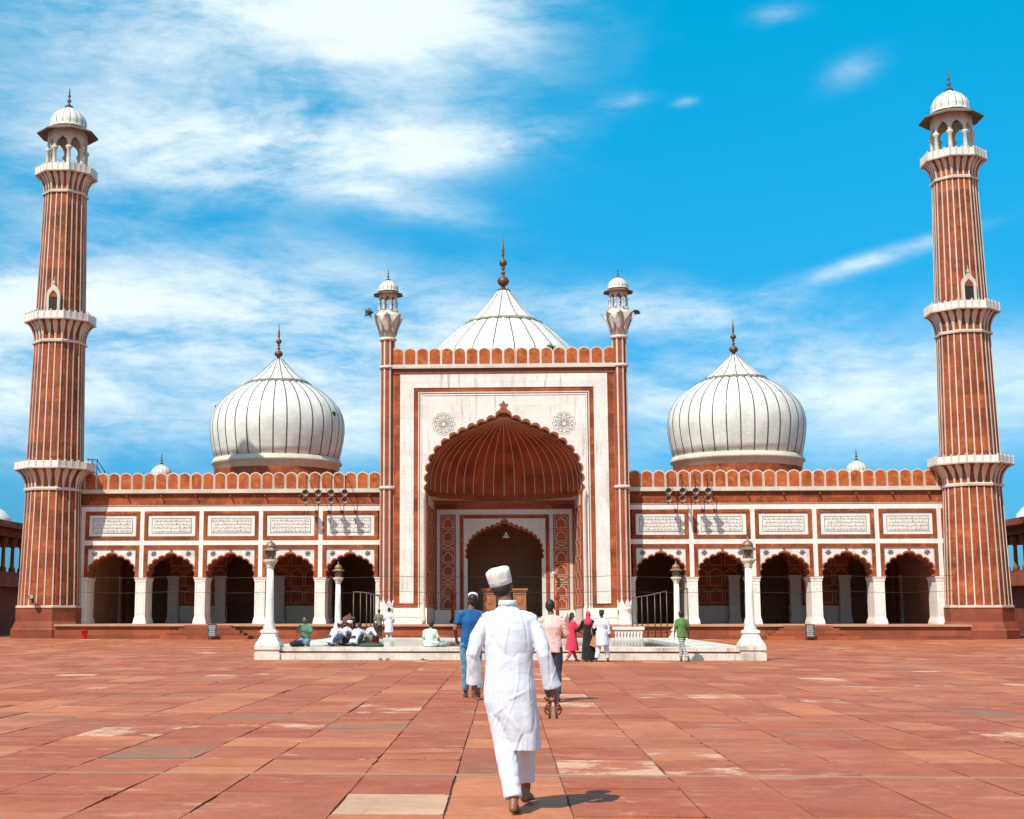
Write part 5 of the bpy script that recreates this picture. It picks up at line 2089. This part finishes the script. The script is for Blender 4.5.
# the man in white walking towards the hall
def walking_man():
    J = pose(pel=(0.015, 0, .99), chest=(0.01, .0, 1.33), neck=(-.005, -.01, 1.545), head=(-.050, .03, 1.725), shL=(-.165, 0, 1.455), shR=(.185, 0, 1.450),
             elL=(-.275, -.03, 1.19), elR=(.285, -.05, 1.18), wrL=(-.262, .05, .955), wrR=(.345, .02, .93),
             hipL=(-.085, 0, .97), hipR=(.105, 0, .97), knL=(-.03, -.02, .52), knR=(.13, .22, .53), anL=(.035, -.20, .105), anR=(.135, .34, .115))
    root = empty('person', (0.02, 11.12, 0), 'man in white kurta, trousers and cap walking barefoot towards the mosque, seen from behind', 'person')
    skin = 'skin'
    b = MB()
    P = J
    b.limb([P['pel'] - Vector((0, 0, .05)), P['pel'], (P['pel'] + P['chest']) / 2, P['chest'], (P['chest'] + P['neck'] * 2) / 3, P['neck']],
           [(.13, .10), (.155, .11), (.135, .10), (.16, .115), (.12, .08), (.058, .055)], skin, 20)
    b.limb([P['shL'] - Vector((0, 0, .02)), P['neck'] - Vector((0, 0, .09)), P['shR'] - Vector((0, 0, .02))], [.045, .055, .045], skin, 14)
    hd = P['head']
    b.limb([P['neck'] - Vector((0, 0, .05)), P['neck'] * .5 + hd * .5, hd], [.062, .056, .058], skin, 16)
    for sd in 'LR':
        b.limb([P['sh' + sd], (P['sh' + sd] * .55 + P['el' + sd] * .45), P['el' + sd], (P['el' + sd] * .6 + P['wr' + sd] * .4), P['wr' + sd]], [.054, .048, .040, .039, .027], skin, 14)
        b.limb([P['hip' + sd], (P['hip' + sd] * .6 + P['kn' + sd] * .4), P['kn' + sd], (P['kn' + sd] * .6 + P['an' + sd] * .4), P['an' + sd]], [.090, .080, .056, .056, .036], skin, 14)
    hand(b, P['wrL'], Vector((-.02, .12, -1)), (0.25, 1, 0), (1, -.1, 0), 1.02, 0.85, skin)
    hand(b, P['wrR'], Vector((.02, .05, -1)), (-0.3, 1, 0), (-1, -.1, 0), 1.02, 1.35, skin)
    foot(b, P['anL'], (.10, 1, 0), skin, 1.1, True, 0.10)
    foot(b, P['anR'], (.25, 1, 0), skin, 1.1, True, 0.02)

    def H(x, y, z):
        return hd + Vector((x, y, z))
    b.ellipsoid(H(0, -.006, .018), (.076, .096, .100), skin)
    b.ellipsoid(H(0, .022, -.052), (.056, .066, .064), skin)
    b.ellipsoid(H(0, .095, -.014), (.012, .022, .024), skin)
    b.ellipsoid(H(0, .080, -.058), (.025, .012, .008), skin)
    for sx in (-1, 1):
        b.ellipsoid(H(sx * .080, -.004, -.018), (.012, .022, .034), skin)
    finish(b, 'body', root, 0.0068, 3)
    for sx in (-1, 1):
        e = MB()
        e.ellipsoid(H(sx * .031, .081, .006), (.013, .008, .007), 'eye_white', None, 10, 8)
        e.ellipsoid(H(sx * .031, .087, .006), (.006, .004, .006), 'hair', None, 8, 6)
        e.build('eye', root)
    h = MB()
    h.ellipsoid(H(0, -.014, .000), (.079, .090, .070), 'hair', None, 24, 16)
    h.ellipsoid(H(0, -.040, -.030), (.073, .066, .070), 'hair', None, 24, 16)
    finish(h, 'hair', root, 0.007, 2, lambda c: noise.noise(c * 80) * .004)
    # kufi cap, worn low on the back of the head and tipped to the left
    k = MB()
    Rt = Matrix.Rotation(radians(-15), 3, 'Y') @ Matrix.Rotation(radians(9), 3, 'X')
    prof = [(.088, -.012), (.090, -.010), (.0925, .02), (.0960, .06), (.0985, .088), (.0965, .100), (.088, .110), (.070, .118), (.045, .123), (.001, .125)]
    rings = []
    for r_, z_ in prof:
        ring = []
        for j in range(72):
            a = 2 * pi * j / 72
            w = 1 + noise.noise(Vector((cos(a) * 2.2, sin(a) * 2.2, z_ * 18))) * .035
            ring.append(hd + Vector((-.002, -.012, .012)) + Rt @ Vector((r_ * cos(a) * w, r_ * 1.08 * sin(a) * w, z_ + .004 * sin(3 * a + 1) * (z_ > .05))))
        rings.append(ring)
    k.loft(rings, 'cap_white')
    for zz, rr_ in ((.018, .0933), (.0235, .0938)):
        k.loft([[hd + Vector((-.002, -.012, .012)) + Rt @ Vector(((rr_ + e) * cos(a), (rr_ + e) * 1.08 * sin(a), zz + d_)) for a in [2 * pi * j / 72 for j in range(72)]] for d_, e in ((0, 0), (.0012, .0012), (.0024, 0))],
               'cap_white', cap=False)
    k.build('cap', root)
    # kurta
    t = MB()
    secs = [(0.105, .01, .455, .142, .150), (0.100, .01, .52, .150, .152), (0.070, .005, .63, .172, .158), (0.035, 0, .73, .194, .156), (0.015, 0, .82, .203, .150),
            (0.012, -.005, .92, .202, .145), (0.010, 0, 1.04, .186, .132), (0.010, 0, 1.16, .186, .128), (0.010, 0, 1.28, .198, .130), (0.010, -.003, 1.38, .202, .122),
            (0.010, -.005, 1.445, .195, .108), (0.006, -.007, 1.495, .150, .094), (0.0, -.008, 1.530, .100, .080), (-.003, -.008, 1.553, .074, .068), (-.004, -.008, 1.580, .066, .062)]
    rings = [[Vector((cx + rx * cos(a), cy + ry * sin(a), z)) for a in [2 * pi * j / 40 for j in range(40)]] for cx, cy, z, rx, ry in secs]
    t.loft(rings, 'cotton_white')
    t.limb([P['shL'] - Vector((-.01, 0, .006)), Vector((0, -.006, 1.478)), P['shR'] - Vector((.01, 0, .006))], [.066, .078, .066], 'cotton_white', 20)
    # sleeves, wide at the cuff
    t.limb([P['shL'] + Vector((.045, 0, -.010)), P['shL'] + Vector((-.012, 0, -.05)), (P['shL'] + P['elL']) / 2 + Vector((-.012, 0, 0)), P['elL'], P['elL'] * .5 + P['wrL'] * .5, P['wrL'] + Vector((0, 0, .005))],
           [.058, .068, .062, .056, .056, .064], 'cotton_white', 20, flat=True)
    t.limb([P['shR'] + Vector((-.045, 0, -.010)), P['shR'] + Vector((.012, 0, -.05)), (P['shR'] + P['elR']) / 2 + Vector((.010, 0, 0)), P['elR'], P['elR'] * .5 + P['wrR'] * .5, P['wrR'] + Vector((0, 0, .005))],
           [.058, .068, .062, .058, .062, .074], 'cotton_white', 20, flat=True)

    def folds(c):
        f = 0.0
        x, y, z = c
        low = max(0.0, min(1.0, (1.12 - z) / .6))
        # long hanging folds, stronger towards the hem
        f += (0.014 * low + 0.004) * noise.noise(Vector((x * 10 + z * 1.3, y * 10, z * 1.2)))

        def crease(v, k):
            return max(0.0, 1 - abs(noise.noise(v)) * k) ** 2
        # fine drag creases falling from the shoulders and slanting over the back
        f -= 0.0065 * crease(Vector((x * 7 + z * 2.2, y * 5 + 3.1, z * 1.7 - x * 4)), 5.0)
        f += 0.0045 * crease(Vector((x * 8 - z * 2.0, y * 5 + 9.1, z * 1.5 + x * 3)), 6.0)
        # pulls round the seat from the stride
        if y < 0:
            w = max(0, min(1, (.12 - abs(x - .02)) / .06))
            f += 0.006 * math.exp(-((z - .86 - .45 * (x - .03)) / .014) ** 2) * max(0, min(1, (x + .03) / .06)) * max(0, min(1, (.17 - x) / .08))
            f += 0.006 * math.exp(-((z - .77 - .75 * (x + .06)) / .013) ** 2) * max(0, min(1, (.07 - abs(x + .05)) / .05))
            f += 0.005 * math.exp(-((z - .69 + 1.2 * (x - .02)) / .022) ** 2) * w
        if z > 1.22:
            f -= 0.0045 * math.exp(-((abs(x - .01) - .186 + max(0, z - 1.4) * .25) / .005) ** 2) * min(1, (z - 1.22) / .05)
        f -= 0.0025 * math.exp(-((x - .005 - .03 * sin(z * 5)) / .006) ** 2) * (1 if y < 0 and z > 1.0 else 0) * .4
        if abs(x) > .205 and z < 1.40:
            f += 0.0022 * noise.noise(Vector((x * 5, y * 6, z * 13 + x * 9))) - 0.0028 * crease(Vector((x * 4, y * 6, z * 7 + x * 12)), 6)
        return f
    ku = finish(t, 'kurta', root, 0.0075, 3, folds)
    # collar band and shoulder seams, worn holes stay in the cloth
    c = MB()
    c.loft([[Vector((.0 + rx * cos(a), -.008 + rx * .94 * sin(a), z)) for a in [2 * pi * j / 40 for j in range(40)]] for rx, z in
            ((.069, 1.560), (.075, 1.565), (.071, 1.600), (.068, 1.603), (.063, 1.597), (.063, 1.565))], 'cotton_white', cap=False)
    c.build('collar', ku)
    # trousers
    t = MB()
    t.limb([P['pel'] + Vector((0, 0, .0)), P['pel'] - Vector((0, 0, .08))], [(.145, .11), (.155, .11)], 'cotton_white', 20)
    eL, eR = P['anL'] + (P['knL'] - P['anL']).normalized() * .015, P['anR'] + (P['knR'] - P['anR']).normalized() * .075
    t.limb([P['hipL'] - Vector((.01, 0, 0)), (P['hipL'] + P['knL']) / 2 - Vector((.01, 0, 0)), P['knL'], (P['knL'] + eL) / 2, eL], [.094, .098, .086, .076, .066], 'cotton_white', 20, flat=True)
    t.limb([P['hipR'], (P['hipR'] + P['knR']) / 2, P['knR'], (P['knR'] + eR) / 2, eR], [.090, .096, .088, .080, .072], 'cotton_white', 20, flat=True)

    def tf(c_):
        x, y, z = c_
        f = 0.009 * noise.noise(Vector((x * 11, y * 11, z * 2.2 + x * 4)))
        f -= 0.005 * max(0, 1 - abs(noise.noise(Vector((x * 9 + 4, y * 9, z * 7 - x * 8))) * 2.6)) ** 2
        f += 0.003 * noise.noise(Vector((x * 8, y * 8, z * 20))) * max(0, min(1, (.35 - z) / .2))
        return f
    finish(t, 'trousers', root, 0.0075, 2, tf)
    # sandals held in the right hand
    w = P['wrR'] + Vector((root.location.x, root.location.y, 0))
    for i, (dx, tilt, lab) in enumerate(((-.013, radians(3), 'dark brown sandal with red strap held nearer the walking man\'s leg'),
                                         (.017, radians(-4), 'dark brown sandal with red strap held on the outer side of the walking man\'s hand'))):
        s_ = empty('sandal', (w.x + dx, w.y + .015, w.z - .030), lab, 'sandal', 'sandals carried by the walking man')
        s_.rotation_euler = (radians(8), tilt, 0)
        s_.scale = (.88, .88, .84)
        m_ = MB()
        outl = [(0.035, 0), (0.040, -.04), (0.034, -.10), (0.036, -.14), (.045, -.19), (.042, -.225), (.025, -.25), (-.01, -.252), (-.034, -.23), (-.042, -.18), (-.036, -.12), (-.034, -.05), (-.028, -.005), (0, .012)]
        m_.extrude([(-.011, y_, z_) for y_, z_ in outl], (.022, 0, 0), 'sole')
        m_.build('sole', s_)
        m_ = MB()
        sg = -1 if i == 0 else 1
        for z0_, rr_ in ((-.175, .042), (-.145, .032)):
            m_.limb([(sg * (.011 + rr_ * sin(a)), .036 * cos(a), z0_) for a in [pi * q / 8 for q in range(9)]], [(.006, .006)] * 9, 'strap_red', 6, flat=True)
            m_.limb([(sg * (.008 + rr_ * .9 * sin(a)), -.0, z0_ + rr_ * cos(a)) for a in [pi * q / 8 for q in range(9)]], [.006] * 9, 'strap_red', 6, flat=True)
        m_.build('strap', s_)


walking_man()

W = dict(knL=(-.09, .10, .50), anL=(-.08, .22, .08), knR=(.10, .02, .50), anR=(.10, -.22, .11))
figure((-0.62, 25.6, 0), radians(4), pose(elL=(-.27, -.05, 1.14), wrL=(-.24, .16, .98), wrR=(.2, .22, 1.0), head=(.035, .02, 1.62), **W),
       'man in blue t-shirt, jeans and small white cap walking ahead on the left', None, 1.07, 'skin', 'blue_tee', 'jeans', 'short', ('cap_white', .1, -.35, .93), shoes='charcoal', sleeve=.35, voxel=.014)
figure((0.80, 24.6, 0), radians(-4), pose(elL=(-.26, .06, 1.14), wrL=(-.14, .26, 1.28), elR=(.27, .05, 1.14), wrR=(.16, .26, 1.08), head=(-.02, .03, 1.62), **W),
       'man in pale pink checked shirt and dark trousers walking ahead on the right', None, 1.0, 'skin', 'pink_check', 'charcoal', 'short', None, shoes='charcoal', sleeve=.75, voxel=.014)
g1 = 'visitors in front of the pool'
figure((2.12, 45.2, 0), radians(-70), pose(elL=(-.2, .12, 1.15), wrL=(-.1, .3, 1.05), elR=(.2, .14, 1.12), wrR=(.1, .34, 1.0), anR=(.1, -.25, .09), anL=(-.1, .2, .08)),
       'girl with dark hair in a bright pink dress walking beside the woman in black', g1, 0.88, 'skin_light', 'hot_pink', 'hot_pink', 'long', None, True, .02, sleeve=.6, skirt=(0, .40, .17, .30, -.04))
figure((2.62, 44.9, 0), radians(-8), pose(elL=(-.3, .05, 1.16), wrL=(-.50, .15, 1.02), wrR=(.2, .2, .95)),
       'woman in black robe with bright pink headscarf standing in front of the pool', g1, 0.90, 'skin_light', 'black_cloth', 'black_cloth', None, None, True, .02, sleeve=.95, skirt=(0, .06, .18, .27, 0),
       headcover='hot_pink')
figure((3.02, 44.6, 0), radians(-14), pose(anL=(-.18, -.10, .08), knL=(-.12, .05, .5), anR=(.17, .14, .08), knR=(.13, .10, .5), elL=(-.26, .02, 1.15), wrL=(-.2, .24, 1.2), elR=(.25, 0, 1.15)),
       'man in loose white kurta and dark cap striding beside the woman in black', g1, 0.92, 'skin', 'cotton_white', 'cotton_white', 'short', ('charcoal', 0, -.2, 1.0), False, .018, sleeve=.9, skirt=(0, .55, .2, .22, .02),
       shoes='charcoal', legw=1.25)
# a tan shoulder bag of the woman
bg_ = empty('shoulder_bag', (2.80, 44.62, 0.62), 'tan shoulder bag hanging at the side of the woman in black', 'bag')
m = MB()
pts = [(-.16, 0, -.10), (.10, 0, -.22), (.20, 0, .06), (.14, 0, .22), (-.06, 0, .16)]
m.extrude(pts, (0, .09, 0), 'tan_bag')
m.build('pouch', bg_)
m = MB()
m.limb([(-.05, .04, .14), (-.10, .10, .35), (-.02, .16, .56)], [.012] * 3, 'tan_bag', 6, flat=True)
m.build('strap', bg_)
# white shoulder sash of the girl
figure((5.60, 45.3, 0), radians(12), pose(pel=(-.02, 0, .93), chest=(-.03, 0, 1.26), head=(-.03, .02, 1.60), anL=(.14, -.22, .08), knL=(.0, -.06, .5), anR=(-.02, .10, .08), knR=(-.02, .10, .52),
                                          elR=(.26, .02, 1.14), wrR=(.2, .2, 1.0)),
       'boy in green shirt and black and white striped leggings at the right of the pool', g1, 0.92, 'skin', 'green_shirt', 'stripe_legs', 'short', None, False, .018, sleeve=.45, shoes='charcoal')

g2 = 'men washing at the rim of the pool'
CROUCH = dict(pel=(0, -.10, .22), chest=(0, .06, .50), neck=(0, .16, .64), head=(0, .26, .76), shL=(-.18, .13, .60), shR=(.18, .13, .60), elL=(-.24, .34, .42), elR=(.24, .34, .42),
              wrL=(-.08, .52, .34), wrR=(.10, .52, .32), hipL=(-.09, -.08, .20), hipR=(.09, -.08, .20), knL=(-.17, .26, .46), knR=(.17, .26, .46), anL=(-.13, .05, .08), anR=(.13, .05, .08))
Z = 0.402
figure((-5.78, 47.5, Z), radians(-55), pose(**CROUCH), 'leftmost crouching man in pale shirt, navy trousers and white cap at the pool', g2, .95, 'skin', 'cotton_white', 'navy', 'short', ('cap_white', 0, 0, 1.0), False, .018, sleeve=.6)
figure((-5.52, 48.1, Z), radians(-65), pose(**CROUCH), 'second crouching man, in white kurta and white cap beside the leftmost washer', g2, .97, 'skin', 'cotton_white', 'charcoal', 'short', ('cap_white', 0, 0, 1.0), False, .018, sleeve=.8)
figure((-5.02, 47.5, Z), radians(-30), pose(**CROUCH), 'bareheaded crouching man in white shirt right of the two capped washers', g2, .90, 'skin', 'cotton_white', 'charcoal', 'short', None, False, .018, sleeve=.5)
BEND = dict(pel=(0, -.12, .82), chest=(0, .16, 1.0), neck=(0, .34, 1.06), head=(0, .46, 1.08), shL=(-.18, .28, 1.02), shR=(.18, .28, 1.02), elL=(-.22, .36, .76), elR=(.22, .36, .76),
            wrL=(-.1, .5, .56), wrR=(.1, .5, .56), hipL=(-.09, -.12, .80), hipR=(.09, -.12, .80), knL=(-.1, .05, .45), knR=(.1, .05, .45), anL=(-.1, -.02, .08), anR=(.1, -.02, .08))
figure((-5.55, 49.4, Z), radians(-10), pose(**BEND), 'man in dark maroon clothes bending forward behind the crouching washers', g2, .92, 'skin', 'maroon', 'maroon', 'short', None, False, .018, sleeve=.7)
SITB = dict(CROUCH)
SITB.update(pel=(0, -.10, .30), chest=(0, .10, .58), neck=(0, .24, .68), head=(0, .36, .76), shL=(-.18, .2, .64), shR=(.18, .2, .64))
figure((-4.72, 48.2, Z), radians(-80), pose(**SITB), 'man in cream shirt leaning over the water rightmost of the washers', g2, .88, 'skin', 'cap_white', 'grey_green', 'short', None, False, .018, sleeve=.55)
g3 = 'men standing near the left portal turret'
figure((-7.05, 79.0, 0), radians(10), pose(), 'slim man in grey green shirt and dark trousers standing near the left turret', g3, 1.0, 'skin', 'grey_green', 'charcoal', 'short', None, False, .022, sleeve=.6, shoes='charcoal')
figure((-6.45, 78.6, 0), radians(-6), pose(wrL=(-.2, .2, 1.0), wrR=(.22, .2, 1.0)), 'man in long white kurta standing at the foot of the left turret', g3, 1.06, 'skin', 'cotton_white', 'cotton_white', 'short', None,
       False, .022, sleeve=.95, skirt=(0, .42, .19, .25, 0), shoes='charcoal')
SITX = dict(pel=(0, 0, .11), chest=(0, .04, .42), neck=(0, .07, .58), head=(.02, .12, .74), shL=(-.19, .05, .53), shR=(.19, .05, .53), elL=(-.27, .12, .28), elR=(.27, .14, .28), wrL=(-.16, .34, .16),
            wrR=(.18, .34, .18), hipL=(-.1, 0, .11), hipR=(.1, 0, .11), knL=(-.36, .28, .13), knR=(.36, .28, .13), anL=(.08, .40, .075), anR=(-.10, .34, .075))
figure((-2.52, 47.1, Z), radians(-25), pose(**SITX), 'man in pale green kurta sitting cross legged on the pool rim, back turned', None, 1.0, 'skin', 'pale_green', 'pale_green', 'short', None, False, .016, sleeve=.45, hem=.10)
KNEEL = dict(pel=(0, -.02, .26), chest=(0, 0, .56), neck=(0, .02, .73), head=(0, .05, .885), shL=(-.18, .01, .68), shR=(.18, .01, .68), elL=(-.25, .08, .44), elR=(.25, .08, .44), wrL=(-.06, .26, .50),
             wrR=(.08, .26, .50), hipL=(-.09, -.02, .24), hipR=(.09, -.02, .24), knL=(-.12, .36, .09), knR=(.12, .36, .09), anL=(-.10, -.08, .075), anR=(.10, -.08, .075))
figure((-6.74, 47.6, Z), radians(165), pose(**KNEEL), 'young man in green checked shirt and jeans kneeling near the left lamp post', None, 1.0, 'skin', 'green_check', 'jeans', 'short', None, False, .016, sleeve=.45)


def bag(x, y, z, mat, r, label):
    o = empty('bag', (x, y, z), label, 'bag')
    m_ = MB()
    m_.ellipsoid((0, 0, r[2] * .9), r, mat, None, 20, 12)
    m_.ellipsoid((r[0] * .4, 0.02, r[2] * 1.1), (r[0] * .6, r[1] * .8, r[2] * .8), mat, None, 16, 10)
    finish(m_, 'pouch', o, 0.02, 2, lambda c: noise.noise(c * 9) * .03)
    m_ = MB()
    m_.limb([(-r[0] * .4, 0, r[2] * 1.6), (-r[0] * .2, 0, r[2] * 2.1), (r[0] * .2, 0, r[2] * 2.1), (r[0] * .4, 0, r[2] * 1.6)], [.012] * 4, mat, 6, flat=True)
    m_.build('handle', o)


bag(-6.95, 47.0, Z, 'black_cloth', (.24, .16, .11), 'black bag on the pool rim beside the kneeling young man')
bag(-2.05, 47.2, Z, 'mixed_bag', (.20, .15, .09), 'patterned grey bag on the pool rim beside the seated man in pale green')
mt = MB()
mt.ellipsoid((0, 0, .04), (.42, .24, .10), 'dark_green_mat', None, 24, 10)
bmesh.ops.bisect_plane(mt.bm, geom=mt.bm.verts[:] + mt.bm.edges[:] + mt.bm.faces[:], plane_co=(0, 0, 0), plane_no=(0, 0, 1), clear_inner=True)
o = mt.build('wet_cloth', loc=(-4.45, 47.15, Z), label='dark green wet cloth lying on the pool rim before the washers', category='cloth')
for i, (x, y, rz, lab) in enumerate(((-4.02, 45.75, .3, 'dark sandal on the paving below the dark green wet cloth'), (-3.80, 45.72, -.2, 'dark sandal on the paving just right of its partner, near the wet cloth'),
                                     (-2.62, 45.75, 1.2, 'lone dark slipper on the paving below the seated man in pale green'))):
    s_ = empty('sandal', (x, y, 0.0), lab, 'sandal', 'footwear left in front of the pool', rz)
    m_ = MB()
    m_.extrude([(.05 * cos(a) * (1.1 if sin(a) > 0 else .85), .13 * sin(a), .012) for a in [2 * pi * q / 16 for q in range(16)]], (0, 0, .022), 'sole')
    m_.build('sole', s_)
    m_ = MB()
    m_.limb([(-.05, .03, .03), (-.03, .05, .065), (.03, .05, .065), (.05, .03, .03)], [.012] * 4, 'charcoal', 6, flat=True)
    m_.build('strap', s_)
# a small white cabinet inside the left arcade
cb = empty('cabinet', (-15.9, 92.5, 0.86), 'small pale cabinet inside the left arcade behind the near left lamp post', 'cabinet')
m = MB()
m.box(-.3, .3, -.25, .25, .0, .68, 'marble_grey')
m.box(-.33, .33, -.28, .28, .681, .73, 'marble_grey')
m.build('case', cb)
m = MB()
m.box(-.25, .25, -.275, -.251, .06, .62, 'lamp_white')
m.build('door', cb)
